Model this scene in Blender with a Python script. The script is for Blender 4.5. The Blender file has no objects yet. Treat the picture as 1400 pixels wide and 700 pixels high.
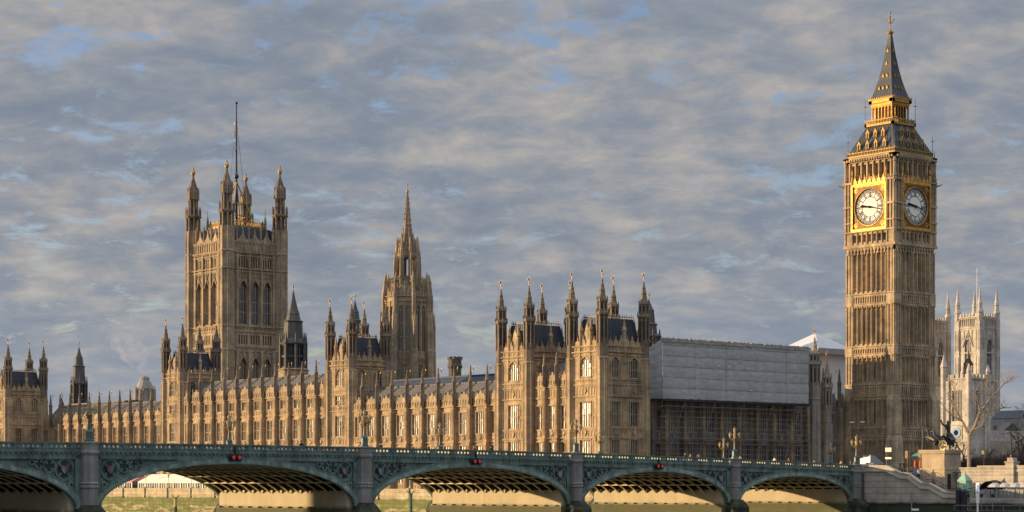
import bpy, bmesh, math, random
from mathutils import Vector, Matrix, noise as mnoise
random.seed(7)
R = math.radians
scn = bpy.context.scene
COL = scn.collection

# ------------------------------------------------------------------ camera, sky, sun, exposure
cam_d = bpy.data.cameras.new('camera')
cam_d.sensor_width = 36.0
cam_d.lens = 2820 / 1400 * 36
cam_d.shift_y = 312 / 1400
cam_d.clip_start = 1.0
cam_d.clip_end = 20000
cam = bpy.data.objects.new('camera', cam_d)
cam.location = (251.2, 272.0, 9.0)
cam.rotation_euler = (R(90), 0, math.atan2(2388, -2820))
COL.objects.link(cam)
scn.camera = cam

SUN_AZ, SUN_EL = R(-42.0), R(7.2)          # azimuth from east (+X), towards south
sd = Vector((math.cos(SUN_AZ) * math.cos(SUN_EL), math.sin(SUN_AZ) * math.cos(SUN_EL), math.sin(SUN_EL)))
sun_d = bpy.data.lights.new('sun', 'SUN')
sun_d.energy = 5.0
sun_d.angle = R(0.5)
sun_d.color = (1.0, 0.725, 0.405)
sun = bpy.data.objects.new('sun', sun_d)
sun.rotation_euler = sd.to_track_quat('Z', 'Y').to_euler()
sun.location = (200, -200, 200)
COL.objects.link(sun)

world = bpy.data.worlds.new('World')
scn.world = world
world.use_nodes = True
wn, wl = world.node_tree.nodes, world.node_tree.links
wn.clear()
def N(t, **k):
    n = wn.new(t)
    for a, v in k.items(): setattr(n, a, v)
    return n
out = N('ShaderNodeOutputWorld')
sky = N('ShaderNodeTexSky', sky_type='NISHITA', sun_disc=False)
sky.sun_elevation = SUN_EL
sky.sun_rotation = R(90) - SUN_AZ            # compass: 0 = +Y, clockwise
sky.altitude = 10; sky.air_density = 1.0; sky.dust_density = 1.2; sky.ozone_density = 1.6
bg_sky = N('ShaderNodeBackground'); bg_sky.inputs[1].default_value = 0.145
tint = N('ShaderNodeMix'); tint.data_type = 'RGBA'; tint.blend_type = 'MULTIPLY'; tint.inputs[0].default_value = 1.0
wl.new(sky.outputs[0], tint.inputs[6]); tint.inputs[7].default_value = (1.02, 0.97, 1.22, 1)
wl.new(tint.outputs[2], bg_sky.inputs[0])
# a sheet of broken altocumulus: the view direction projected on a flat cloud deck
tc = N('ShaderNodeTexCoord')
sep = N('ShaderNodeSeparateXYZ'); wl.new(tc.outputs['Generated'], sep.inputs[0])
def M(op, a, b=None, c=None):
    n = N('ShaderNodeMath', operation=op)
    for i, v in enumerate((a, b, c)):
        if v is None: continue
        if isinstance(v, (int, float)): n.inputs[i].default_value = v
        else: wl.new(v, n.inputs[i])
    return n.outputs[0]
zz = M('ADD', M('MAXIMUM', sep.outputs['Z'], 0.0), 0.30)
cx, cy = M('DIVIDE', sep.outputs['X'], zz), M('DIVIDE', sep.outputs['Y'], zz)
# rows of cloud lie roughly across the view: shorter along the wind, longer across it
ca, cb = M('ADD', M('MULTIPLY', cx, -.763), M('MULTIPLY', cy, .646)), M('ADD', M('MULTIPLY', cx, -.646), M('MULTIPLY', cy, -.763))
cmb = N('ShaderNodeCombineXYZ'); wl.new(M('MULTIPLY', ca, .85), cmb.inputs[0]); wl.new(cb, cmb.inputs[1])
def noise(scale, detail, rough, dist=0.0, off=(0, 0, 0)):
    mp = N('ShaderNodeMapping'); mp.inputs['Location'].default_value = off
    wl.new(cmb.outputs[0], mp.inputs[0])
    n = N('ShaderNodeTexNoise'); n.inputs['Scale'].default_value = scale
    n.inputs['Detail'].default_value = detail; n.inputs['Roughness'].default_value = rough
    n.inputs['Distortion'].default_value = dist
    wl.new(mp.outputs[0], n.inputs['Vector'])
    return n.outputs[0]
def ramp(v, *stops):
    r = N('ShaderNodeValToRGB'); e = r.color_ramp.elements
    while len(e) < len(stops): e.new(0.5)
    for q, (p, c) in zip(e, stops): q.position = p; q.color = (*c, 1)
    wl.new(v, r.inputs[0]); return r.outputs[0]
n1 = noise(3.6, 5, 0.55, 0.15, (3.1, 1.7, 0))      # thick and thin
n2 = noise(14.0, 9, 0.62, 0.2, (8.3, 4.1, 0))       # lumps
n3 = noise(3.2, 4, 0.55, 0.3, (0.6, 9.2, 0))       # where the sheet opens
body = M('ADD', M('MULTIPLY', n1, 0.38), M('MULTIPLY', n2, 0.62))
cloud_col = ramp(body, (0.34, (0.140, 0.168, 0.215)), (0.43, (0.165, 0.190, 0.232)), (0.505, (0.205, 0.220, 0.247)),
                 (0.57, (0.262, 0.258, 0.262)), (0.67, (0.345, 0.318, 0.295)))
bg_cloud = N('ShaderNodeBackground'); wl.new(cloud_col, bg_cloud.inputs[0]); 
up = N('ShaderNodeMapRange'); wl.new(sep.outputs['Z'], up.inputs[0])      # cloud made brighter overhead, out of view, to lift the shaded faces
for i_, v_ in ((1, .22), (2, .60), (3, 1.08), (4, 3.0)): up.inputs[i_].default_value = v_
wl.new(up.outputs[0], bg_cloud.inputs[1])
upc = N('ShaderNodeMapRange'); wl.new(sep.outputs['Z'], upc.inputs[0])
for i_, v_ in ((1, .22), (2, .60), (3, 0), (4, .75)): upc.inputs[i_].default_value = v_
thin = N('ShaderNodeMix'); thin.data_type = 'RGBA'; wl.new(upc.outputs[0], thin.inputs[0]); hz = N('ShaderNodeMapRange'); wl.new(sep.outputs['Z'], hz.inputs[0])        # paler towards the horizon
for i_, v_ in ((1, -.01), (2, .11), (3, .62), (4, 0)): hz.inputs[i_].default_value = v_
hzm = N('ShaderNodeMix'); hzm.data_type = 'RGBA'; wl.new(hz.outputs[0], hzm.inputs[0]); wl.new(cloud_col, hzm.inputs[6]); hzm.inputs[7].default_value = (.235, .270, .320, 1)
wl.new(hzm.outputs[2], thin.inputs[6]); thin.inputs[7].default_value = (.205, .235, .290, 1)
wl.new(thin.outputs[2], bg_cloud.inputs[0])
gap = M('ADD', M('MULTIPLY', noise(17.0, 9, 0.68, 0.3, (1.3, 6.6, 0)), 0.62), M('MULTIPLY', n3, 0.38))
cover = ramp(gap, (0.385, (0.08, 0.08, 0.08)), (0.455, (1, 1, 1)))
mixw = N('ShaderNodeMixShader'); wl.new(cover, mixw.inputs[0])
wl.new(bg_sky.outputs[0], mixw.inputs[1]); wl.new(bg_cloud.outputs[0], mixw.inputs[2])
wl.new(mixw.outputs[0], out.inputs[0])

scn.view_settings.view_transform = 'Standard'
scn.view_settings.look = 'None'
scn.view_settings.exposure = 0.42
scn.view_settings.gamma = 1.0
scn.view_settings.use_curve_mapping = False
scn.cycles.max_bounces = 6
scn.cycles.diffuse_bounces = 3
scn.cycles.glossy_bounces = 2
scn.cycles.sample_clamp_indirect = 3.0

# ------------------------------------------------------------------ materials
MAT = {}
def mat(name, col, rough=0.8, metal=0.0, var=0.0, vscale=0.6, streak=0.0, blocks=0.0, bump=0.0, bscale=3.0,
        spec=0.5, col2=None, c2scale=0.25, c2lo=0.45, c2hi=0.65, emit=0.0, zband=None, grain=0.0, courses=0.0):
    m = bpy.data.materials.new(name); m.use_nodes = True
    nt = m.node_tree; nd, ln = nt.nodes, nt.links
    p = nd['Principled BSDF']
    p.inputs['Roughness'].default_value = rough
    p.inputs['Metallic'].default_value = metal
    p.inputs['Specular IOR Level'].default_value = spec
    geo = nd.new('ShaderNodeNewGeometry')
    pos = geo.outputs['Position']
    def mapped(s):
        mp = nd.new('ShaderNodeMapping'); mp.inputs['Scale'].default_value = s
        ln.new(pos, mp.inputs[0]); return mp.outputs[0]
    def nz(vec, scale, det=5, ro=0.6):
        n = nd.new('ShaderNodeTexNoise'); n.inputs['Scale'].default_value = scale
        n.inputs['Detail'].default_value = det; n.inputs['Roughness'].default_value = ro
        ln.new(vec, n.inputs['Vector']); return n.outputs[0]
    def rng(v, a, b, c, d):
        n = nd.new('ShaderNodeMapRange'); 
        n.inputs[1].default_value = a; n.inputs[2].default_value = b; n.inputs[3].default_value = c; n.inputs[4].default_value = d
        ln.new(v, n.inputs[0]); return n.outputs[0]
    def mul(a, b):
        n = nd.new('ShaderNodeMath'); n.operation = 'MULTIPLY'; ln.new(a, n.inputs[0]); ln.new(b, n.inputs[1]); return n.outputs[0]
    rgb = nd.new('ShaderNodeRGB'); rgb.outputs[0].default_value = (*col, 1)
    cur = rgb.outputs[0]
    def mix(fac, a, b):
        n = nd.new('ShaderNodeMix'); n.data_type = 'RGBA'; 
        ln.new(fac, n.inputs[0]); ln.new(a, n.inputs[6])
        if isinstance(b, tuple): n.inputs[7].default_value = (*b, 1)
        else: ln.new(b, n.inputs[7])
        return n.outputs[2]
    if col2: cur = mix(rng(nz(mapped((1, 1, 1)), c2scale, 6), c2lo, c2hi, 0, 1), cur, col2)
    if zband:                                      # tide line: (height, softness, colour below)
        sp = nd.new('ShaderNodeSeparateXYZ'); ln.new(pos, sp.inputs[0])
        ad = nd.new('ShaderNodeMath'); ad.operation = 'ADD'; ln.new(sp.outputs[2], ad.inputs[0])
        ln.new(rng(nz(mapped((.35, .35, .8)), 1.0, 6), 0.3, 0.7, -zband[1], zband[1]), ad.inputs[1])
        cur = mix(rng(ad.outputs[0], zband[0] + .25, zband[0] - .25, 0, 1), cur, zband[2])
        if len(zband) > 3:
            f = mul(rng(nz(mapped((.25, .25, 1.1)), 1.0, 8, .7), .5, .60, 0, .85), rng(ad.outputs[0], zband[0] - .8, zband[0] - 2.2, 0, 1))
            cur = mix(f, cur, zband[3])
    f = None
    def acc(v):
        nonlocal f
        f = v if f is None else mul(f, v)
    if var: acc(rng(nz(mapped((1, 1, 1)), vscale), .3, .7, 1 - var, 1 + var))
    if streak: acc(rng(nz(mapped((1.3, 1.3, .10)), 1.0, 5, .65), .32, .68, 1 - streak, 1 + streak * .8))
    if grain: acc(rng(nz(mapped((1, 1, 1)), 6.0, 3, .7), .3, .7, 1 - grain, 1 + grain))
    if blocks:
        v = nd.new('ShaderNodeTexVoronoi'); v.inputs['Randomness'].default_value = 0.25; v.inputs['Scale'].default_value = 1.0
        ln.new(mapped((1.05, 1.05, 2.3)), v.inputs['Vector'])
        s = nd.new('ShaderNodeSeparateColor'); ln.new(v.outputs['Color'], s.inputs[0])
        acc(rng(s.outputs[0], 0, 1, 1 - blocks, 1 + blocks))
    if courses:                                    # horizontal joints between big ashlar courses
        sp = nd.new('ShaderNodeSeparateXYZ'); ln.new(pos, sp.inputs[0])
        w = nd.new('ShaderNodeMath'); w.operation = 'FRACT'; 
        q = nd.new('ShaderNodeMath'); q.operation = 'MULTIPLY'; q.inputs[1].default_value = 1 / courses
        ln.new(sp.outputs[2], q.inputs[0]); ln.new(q.outputs[0], w.inputs[0])
        acc(rng(w.outputs[0], .84, .92, 1.0, .6))
    if f is not None:
        vm = nd.new('ShaderNodeVectorMath'); vm.operation = 'SCALE'
        ln.new(cur, vm.inputs[0]); ln.new(f, vm.inputs['Scale']); cur = vm.outputs[0]
    ln.new(cur, p.inputs['Base Color'])
    if bump:
        b = nd.new('ShaderNodeBump'); b.inputs['Strength'].default_value = bump; b.inputs['Distance'].default_value = 0.1
        ln.new(nz(mapped((1, 1, 1)), bscale, 4), b.inputs['Height']); ln.new(b.outputs[0], p.inputs['Normal'])
    if emit:
        p.inputs['Emission Color'].default_value = (*col, 1); p.inputs['Emission Strength'].default_value = emit
    MAT[name] = m
    return m

mat('stone', (.392, .276, .158), .85, var=.24, vscale=.30, streak=.34, blocks=.14, grain=.14, bump=.6, col2=(.245, .178, .11), c2scale=.16)
mat('stone_old', (.20, .145, .094), .88, var=.28, vscale=.35, streak=.40, blocks=.12, grain=.15, bump=.6, col2=(.17, .13, .092), c2scale=.22)
mat('stone_pale', (.41, .31, .205), .85, var=.15, vscale=.4, streak=.12, blocks=.08, grain=.10, bump=.4)
mat('stone_grey', (.30, .25, .20), .85, var=.22, vscale=.3, streak=.22, blocks=.08, grain=.12, bump=.5)
mat('stone_tower', (.425, .303, .175), .85, var=.24, vscale=.3, streak=.36, blocks=.12, grain=.12, bump=.5, col2=(.26, .20, .128), c2scale=.2)
mat('stone_white', (.48, .42, .345), .85, var=.18, vscale=.3, streak=.28, blocks=.10, grain=.10, col2=(.36, .31, .25), c2scale=.2)
mat('granite', (.225, .210, .185), .8, var=.2, vscale=.5, streak=.30, grain=.15, bump=.3, zband=(6.55, .15, (.028, .030, .018)))
mat('cream_pier', (.50, .42, .275), .8, var=.08, vscale=.3, streak=.10, grain=.05, zband=(6.12, .12, (.085, .085, .035), (.25, .20, .11)))
mat('river_stone', (.45, .36, .225), .9, var=.25, vscale=.5, streak=.22, blocks=.08, grain=.1, zband=(6.15, .25, (.135, .145, .04), (.46, .36, .22)), courses=.75)
mat('bank_stone', (.40, .34, .27), .9, var=.16, vscale=.3, streak=.18, blocks=.10, grain=.1, zband=(6.2, .2, (.035, .038, .018)), courses=.95)
mat('coping', (.43, .37, .29), .85, var=.15, vscale=.6, grain=.1)
mat('slate', (.165, .145, .12), .8, var=.20, vscale=.5, streak=.1, grain=.12)
mat('dark_slate', (.034, .038, .047), .6, var=.25, vscale=.6, streak=.15, grain=.15)
mat('iron_tile', (.055, .056, .060), .5, metal=.0, var=.25, vscale=.6, streak=.2, grain=.12)
mat('blue_lead', (.034, .044, .068), .7, var=.2, vscale=.3)
mat('glass', (.020, .022, .028), .27, spec=1.0, bump=.03, bscale=1.3, var=.3, vscale=.5)
mat('glass_dull', (.09, .09, .095), .6, var=.3, vscale=.5)
mat('gold_back', (.15, .08, .025), .6, metal=.5, var=.5, vscale=2.2)
mat('gold', (.60, .35, .10), .62, metal=1.0, var=.42, vscale=2.2, grain=.2)
mat('gold_dull', (.36, .23, .075), .66, metal=.6, var=.25, vscale=2.0)
mat('gold_aged', (.44, .25, .075), .66, metal=1.0, var=.4, vscale=2.2, grain=.2)
mat('opal', (.84, .79, .66), .9, var=.05, vscale=2.0, spec=.05)
mat('numeral', (.020, .022, .035), .9, spec=.05)
mat('green_iron', (.120, .175, .145), .6, var=.18, vscale=.5, streak=.30, grain=.14, col2=(.062, .092, .070), c2scale=.9)
mat('green_light', (.215, .290, .245), .6, var=.18, vscale=.5, streak=.42, grain=.16, col2=(.10, .125, .09), c2scale=.7)
mat('green_dark', (.014, .026, .022), .6)
mat('rib_cream', (.60, .49, .28), .7, var=.15, vscale=.8)
mat('deck_shade', (.010, .009, .008), .8)
mat('asphalt', (.05, .05, .05), .9, var=.15, vscale=.8, grain=.2)
mat('paving', (.27, .25, .22), .9, var=.15, vscale=.5, grain=.1)
mat('paint_line', (.75, .74, .70), .7)
mat('sheet', (.365, .352, .335), .65, var=.12, vscale=.25, streak=.06, blocks=.05, bump=.35, bscale=.8, grain=.06)
mat('sheet_white', (.60, .60, .60), .6, var=.06, vscale=.4)
mat('steel', (.20, .19, .18), .6, metal=.1, var=.2, vscale=2)
mat('board', (.18, .14, .10), .9, var=.2)
mat('black', (.012, .012, .013), .6)
mat('lamp_glass', (.55, .56, .50), .25, var=.2, vscale=4, spec=.7)
mat('lamp_green', (.055, .10, .080), .45, var=.15, vscale=3)
mat('red_lamp', (.60, .02, .015), .4, emit=.22)
mat('bronze', (.035, .030, .024), .38, metal=.6, var=.35, vscale=1.6, bump=.4, bscale=5)
mat('bronze_gilt', (.42, .33, .17), .42, metal=.5, var=.3, vscale=3)
mat('bark_light', (.29, .22, .145), .9, var=.25, vscale=1.6, grain=.2)
mat('bark_dark', (.060, .045, .035), .95, var=.3, vscale=1.0)
mat('twig', (.115, .080, .058), .95, var=.35, vscale=.6)
mat('white_paint', (.82, .80, .75), .5, var=.05)
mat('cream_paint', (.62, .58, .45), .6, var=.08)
mat('grey_paint', (.30, .31, .33), .5, var=.1)
mat('pink_canvas', (.62, .30, .24), .8, var=.08)
mat('cream_canvas', (.82, .76, .58), .75, var=.08, vscale=1.0)
mat('orange_cloth', (.42, .10, .04), .8, var=.2, vscale=3)
mat('green_canvas', (.06, .22, .17), .8, var=.1)
mat('green_copper', (.26, .44, .32), .7, var=.2, vscale=1.2, streak=.2)
mat('blue_dial', (.07, .22, .40), .5, var=.12, vscale=1.5)
mat('blue_sign', (.03, .16, .50), .5)
mat('amber', (.24, .165, .07), .6)
mat('timber', (.10, .09, .05), .9, var=.3, vscale=1.0, zband=(6.3, .2, (.022, .024, .014)))
mat('mooring', (.50, .42, .16), .8, var=.2, zband=(5.2, .2, (.09, .09, .03)))
mat('mooring_green', (.10, .15, .09), .8, var=.2)
mat('brick_brown', (.20, .13, .09), .9, var=.2, blocks=.15)
mat('ground_land', (.16, .15, .13), .95, var=.2, vscale=.1)
mat('flag_red', (.45, .03, .04), .8, var=.1); mat('flag_blue', (.02, .03, .16), .8, var=.1); mat('flag_white', (.72, .70, .66), .8)
mat('skin', (.48, .31, .22), .6); mat('hair', (.03, .022, .017), .7)
for k_, c_ in dict(coat_black=(.015, .015, .018), coat_navy=(.02, .03, .07), coat_grey=(.12, .12, .13), coat_red=(.22, .025, .02), coat_tan=(.36, .27, .17), coat_white=(.72, .70, .68), trousers=(.025, .028, .04)).items(): mat(k_, c_, .9)

def random_blinds(name, lo, col):
    nt = MAT[name].node_tree; p = nt.nodes['Principled BSDF']; l = p.inputs['Base Color'].links[0]; src = l.from_socket
    oi = nt.nodes.new('ShaderNodeObjectInfo'); mr = nt.nodes.new('ShaderNodeMapRange'); mx = nt.nodes.new('ShaderNodeMix'); mx.data_type = 'RGBA'
    mr.inputs[1].default_value = lo; mr.inputs[2].default_value = 1.0; mr.inputs[3].default_value = 0; mr.inputs[4].default_value = .85
    nt.links.new(oi.outputs['Random'], mr.inputs[0]); nt.links.new(mr.outputs[0], mx.inputs[0]); nt.links.new(src, mx.inputs[6]); mx.inputs[7].default_value = (*col, 1)
    nt.links.new(mx.outputs[2], p.inputs['Base Color'])
random_blinds('glass', .45, (.20, .16, .10))

# the gilded pattern on the clock surround and the slim detail of shields
# ------------------------------------------------------------------ mesh builder
class Frame:
    """u along a facade (left to right seen from outside), n outwards, z up"""
    def __init__(s, o, u, n): s.o, s.u, s.n = o, u, n
    def __call__(s, u, n, z): return (s.o[0] + s.u[0]*u + s.n[0]*n, s.o[1] + s.u[1]*u + s.n[1]*n, z)
    def rot(s): return math.atan2(s.u[1], s.u[0])          # z rotation that takes +X to u; local -Y faces outwards
def FE(x, y=0): return Frame((x, y), (0, 1), (1, 0))       # faces east
def FN(y, x=0): return Frame((x, y), (-1, 0), (0, 1))      # faces north
def FW(x, y=0): return Frame((x, y), (0, -1), (-1, 0))
def FS(y, x=0): return Frame((x, y), (1, 0), (0, -1))
LOCAL = Frame((0, 0), (1, 0), (0, -1))                     # prototypes: u = +X, outwards = -Y

class MB:
    def __init__(s, fr=None): s.v, s.f, s.m, s.fr, s.mi = [], [], [], fr, 0
    def P(s, u, n, z): return s.fr(u, n, z) if s.fr else (u, n, z)
    def add(s, pts, faces):
        b = len(s.v); s.v += [s.P(*p) for p in pts]
        for f in faces:
            f = [b + i for i in f]
            s.f.append(f[::-1] if s.fr else f); s.m.append(s.mi)
    def quad(s, *p): s.add(p, [tuple(range(len(p)))])
    def box(s, u0, u1, n0, n1, z0, z1):
        s.add([(u0,n0,z0),(u1,n0,z0),(u1,n1,z0),(u0,n1,z0),(u0,n0,z1),(u1,n0,z1),(u1,n1,z1),(u0,n1,z1)],
              [(3,2,1,0),(4,5,6,7),(0,1,5,4),(1,2,6,5),(2,3,7,6),(3,0,4,7)])
    def lathe(s, cu, cn, prof, k=8, rot=None, sx=1.0, sy=1.0):
        """prof: [(r, z)...] from the bottom up; closed by caps"""
        rot = math.pi / k if rot is None else rot
        pts = []
        for r, z in prof:
            for i in range(k):
                a = rot + 2*math.pi*i/k
                pts.append((cu + sx*r*math.cos(a), cn + sy*r*math.sin(a), z))
        F = []
        for j in range(len(prof)-1):
            for i in range(k):
                a, b = j*k+i, j*k+(i+1) % k
                F.append((a, b, b+k, a+k))
        F.append(tuple(range(k))[::-1]); F.append(tuple(range((len(prof)-1)*k, len(prof)*k)))
        s.add(pts, F)
    def frus(s, cu, cn, r0, r1, z0, z1, k=8, rot=None): s.lathe(cu, cn, [(r0, z0), (r1, z1)], k, rot)
    def sq(s, cu, cn, prof):                              # square section, half widths
        s.lathe(cu, cn, [(r*math.sqrt(2), z) for r, z in prof], 4, math.pi/4)
    def ext(s, poly, n0, n1):
        """polygon in (u, z) extruded from n0 to n1"""
        k = len(poly)
        s.add([(u, n0, z) for u, z in poly] + [(u, n1, z) for u, z in poly],
              [tuple(range(k)), tuple(range(k, 2*k))[::-1]] + [(i, i+k, (i+1) % k + k, (i+1) % k) for i in range(k)])
    def tube(s, p, q, r0, r1=None, k=6, caps=True):
        r1 = r0 if r1 is None else r1
        p, q = Vector(p), Vector(q); d = (q - p)
        if d.length < 1e-6: return
        a = d.orthogonal().normalized(); b = d.cross(a).normalized()
        pts = []
        for c, r in ((p, r0), (q, r1)):
            for i in range(k):
                t = 2*math.pi*i/k
                pts.append(tuple(c + a*(r*math.cos(t)) + b*(r*math.sin(t))))
        F = [(i, (i+1) % k, (i+1) % k + k, i + k) for i in range(k)]
        if caps: F += [tuple(range(k))[::-1], tuple(range(k, 2*k))]
        s.add(pts, F)
    def path(s, pts, r, k=6):
        for a, b in zip(pts, pts[1:]): s.tube(a, b, r, r, k)
    def ball(s, c, r, k=8, h=5, sz=1.0):
        s.lathe(c[0], c[1], [(max(r*math.sin(math.pi*i/h), r*.02), c[2] - r*sz*math.cos(math.pi*i/h)) for i in range(h+1)], k)
    def facade(s, u0, u1, z0, z1, ops, depth=.35, n=0.0):
        """wall sheet at n with recessed openings (ua, ub, za, zb, rise): rise > 0 gives a pointed head"""
        us = sorted({u0, u1, *[o[0] for o in ops], *[o[1] for o in ops]})
        zs = sorted({z0, z1, *[o[2] for o in ops], *[o[3] for o in ops], *[o[3] + o[4] for o in ops]})
        us = [u for u in us if u0 - 1e-6 <= u <= u1 + 1e-6]; zs = [z for z in zs if z0 - 1e-6 <= z <= z1 + 1e-6]
        for a, b in zip(us, us[1:]):
            cu = (a + b) / 2; run = None
            for c, d in zip(zs, zs[1:]):
                cz = (c + d) / 2
                hit = any(o[0] < cu < o[1] and o[2] < cz < o[3] + o[4] for o in ops)
                if hit:
                    if run is not None: s.quad((a, n, run), (b, n, run), (b, n, c), (a, n, c)); run = None
                elif run is None: run = c
            if run is not None: s.quad((a, n, run), (b, n, run), (b, n, z1), (a, n, z1))
        for ua, ub, za, zb, rise in ops:
            m = n - depth
            s.quad((ua, n, za), (ub, n, za), (ub, m, za), (ua, m, za))
            s.quad((ua, n, za), (ua, m, za), (ua, m, zb), (ua, n, zb))
            s.quad((ub, m, za), (ub, n, za), (ub, n, zb), (ub, m, zb))
            if rise <= 0: s.quad((ua, m, zb), (ub, m, zb), (ub, n, zb), (ua, n, zb))
            else:
                um = (ua + ub) / 2; h = (ub - ua) / 2
                L_ = [(ua + h*(1 - math.cos(t)), zb + rise*math.sin(t)**.85 if t > 0 else zb) for t in (0, .4, .8, 1.2, math.pi/2)]
                Rr = [(2*um - u, z) for u, z in L_]
                for A in (L_, Rr):
                    s.quad(*[(u, n, z) for u, z in A], (A[0][0], n, zb + rise))
                    for (p, q), (p2, q2) in zip(A, A[1:]): s.quad((p, n, q), (p2, n, q2), (p2, m, q2), (p, m, q))
    def data(s, name, mats):
        me = bpy.data.meshes.new(name)
        me.from_pydata(s.v, [], s.f)
        mats = mats if isinstance(mats, (list, tuple)) else [mats]
        for q in mats: me.materials.append(MAT[q] if isinstance(q, str) else q)
        if len(mats) > 1: me.polygons.foreach_set('material_index', s.m)
        me.validate(); me.update()
        return me

WLOC = {}                                                 # world position of every thing and part origin
def tag(o, label=None, cat=None, group=None, kind=None):
    for k, v in (('label', label), ('category', cat), ('group', group), ('kind', kind)):
        if v: o[k] = v
    return o
def thing(name, loc, label, cat, group=None, rz=0.0):
    o = bpy.data.objects.new(name, None); o.empty_display_size = .5
    o.location = loc; o.rotation_euler.z = rz; COL.objects.link(o); WLOC[o.name] = Vector(loc)
    return tag(o, label, cat, group)
def put(name, me, parent, loc=None, rz=0.0, label=None):
    """link mesh data as a part: loc is a world position (None = at the parent's origin)"""
    o = bpy.data.objects.new(name, me); COL.objects.link(o)
    pl = WLOC[parent.name] if parent else Vector((0, 0, 0))
    w = Vector(loc) if loc is not None else pl.copy()
    o.parent = parent; o.location = w - pl; o.rotation_euler.z = rz; WLOC[o.name] = w
    if label: o['label'] = label
    return o
def part(name, mb, mats, parent, label=None):
    """mesh built in world coordinates -> part with its origin at the parent's"""
    off = WLOC[parent.name] if parent else Vector((0, 0, 0))
    mb.v = [(x - off.x, y - off.y, z - off.z) for x, y, z in mb.v]
    return put(name, mb.data(name, mats), parent, None, 0, label)
def solo(name, mb, mats, label, cat, group=None, loc=None):
    """a thing that is one mesh, built in world coordinates"""
    off = Vector(loc) if loc is not None else Vector((sum(v[0] for v in mb.v)/len(mb.v), sum(v[1] for v in mb.v)/len(mb.v), min(v[2] for v in mb.v)))
    mb.v = [(x - off.x, y - off.y, z - off.z) for x, y, z in mb.v]
    o = put(name, mb.data(name, mats), None, off)
    return tag(o, label, cat, group)
def struct(name, mb, mats):
    o = put(name, mb.data(name, mats), None, (0, 0, 0))
    return tag(o, kind='structure')
def copy_tree(o, loc, label=None, group=None):
    """copy a thing with its parts and sub-parts (obj.copy copies one object)"""
    def rec(q, par):
        c = q.copy(); COL.objects.link(c); c.parent = par
        for ch in list(q.children): rec(ch, c)
        return c
    c = rec(o, None); c.location = loc; WLOC[c.name] = Vector(loc)
    if label: c['label'] = label
    if group: c['group'] = group
    return c
# ------------------------------------------------------------------ ground, water, road
mb = MB(); 
mb.quad((-6000, -5000, 10.9), (-8, -5000, 10.9), (-8, 5000, 10.9), (-6000, 5000, 10.9))
struct('ground', mb, 'ground_land')
mb = MB(); mb.quad((-12, -4000, 0), (4000, -4000, 0), (4000, 4000, 0), (-12, 4000, 0))
wm = mat('water', (.055, .058, .035), .12, bump=.6, bscale=.9, spec=.6)
struct('water', mb, 'water')
# garden south of the bridge and the bed of the terrace
mb = MB(); mb.quad((-8.2, 8, 10.904), (-1, 8, 10.904), (-1, 58, 10.904), (-8.2, 58, 10.904)); struct('lawn', mb, mat('grass', (.06, .085, .03), .95, var=.3, vscale=1))
mb = MB(); mb.quad((-2, -225, 7.1), (10.6, -225, 7.1), (10.6, -10, 7.1), (-2, -10, 7.1)); struct('terrace_path', mb, 'paving')

# ------------------------------------------------------------------ the bridge
B0 = (141.91, 71.94); BU = (-.99542, -.0956); BN = (-.0956, .99542)    # along (westwards), outwards (north)
BR = Frame(B0, BU, BN); BW = 26.3
def deck(s): return 13.60 - 9.6e-5 * (s - 19.9)**2                     # top of the parapet
PIERS = [-73.2, -38.2, 0.0, 39.8, 78.0, 112.6, 143.6]
bridge = thing('bridge', BR(20, -13, 0), 'long green iron bridge of low arches on grey stone piers across the river', 'bridge')
def strip(mb, s0, s1, n0, n1, lo, hi, step=2.0):
    k = max(1, int(math.ceil((s1 - s0) / step)))
    for i in range(k):
        a, b = s0 + (s1 - s0)*i/k, s0 + (s1 - s0)*(i+1)/k
        P = [(a, n0, lo(a)), (b, n0, lo(b)), (b, n1, lo(b)), (a, n1, lo(a)), (a, n0, hi(a)), (b, n0, hi(b)), (b, n1, hi(b)), (a, n1, hi(a))]
        F = [(3,2,1,0),(4,5,6,7),(0,1,5,4),(2,3,7,6)]
        if i == 0: F.append((3,0,4,7))
        if i == k-1: F.append((1,2,6,5))
        mb.add(P, F)
# carriageway with pavements and a kerb
mb = MB(BR)
for n0, n1, d0, d1 in ((-21.6, -4.7, -2.3, -1.27), (-4.7, -.45, -2.3, -1.15), (-BW + .45, -21.6, -2.3, -1.15)):
    mb.mi = 0 if n0 == -21.6 else 1
    strip(mb, -73, 143.6, n0, n1, lambda s: deck(s) + d0, lambda s: deck(s) + d1, 4)
part('deck', mb, ['asphalt', 'paving'], bridge)
mb = MB(BR)
for n in (-13.0,):
    for k in range(36):
        s = -70 + k*6
        strip(mb, s, s + 3.2, n - .08, n + .08, lambda q: deck(q) - 1.268, lambda q: deck(q) - 1.262, 4)
part('road_marking', mb, 'paint_line', bridge)
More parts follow.
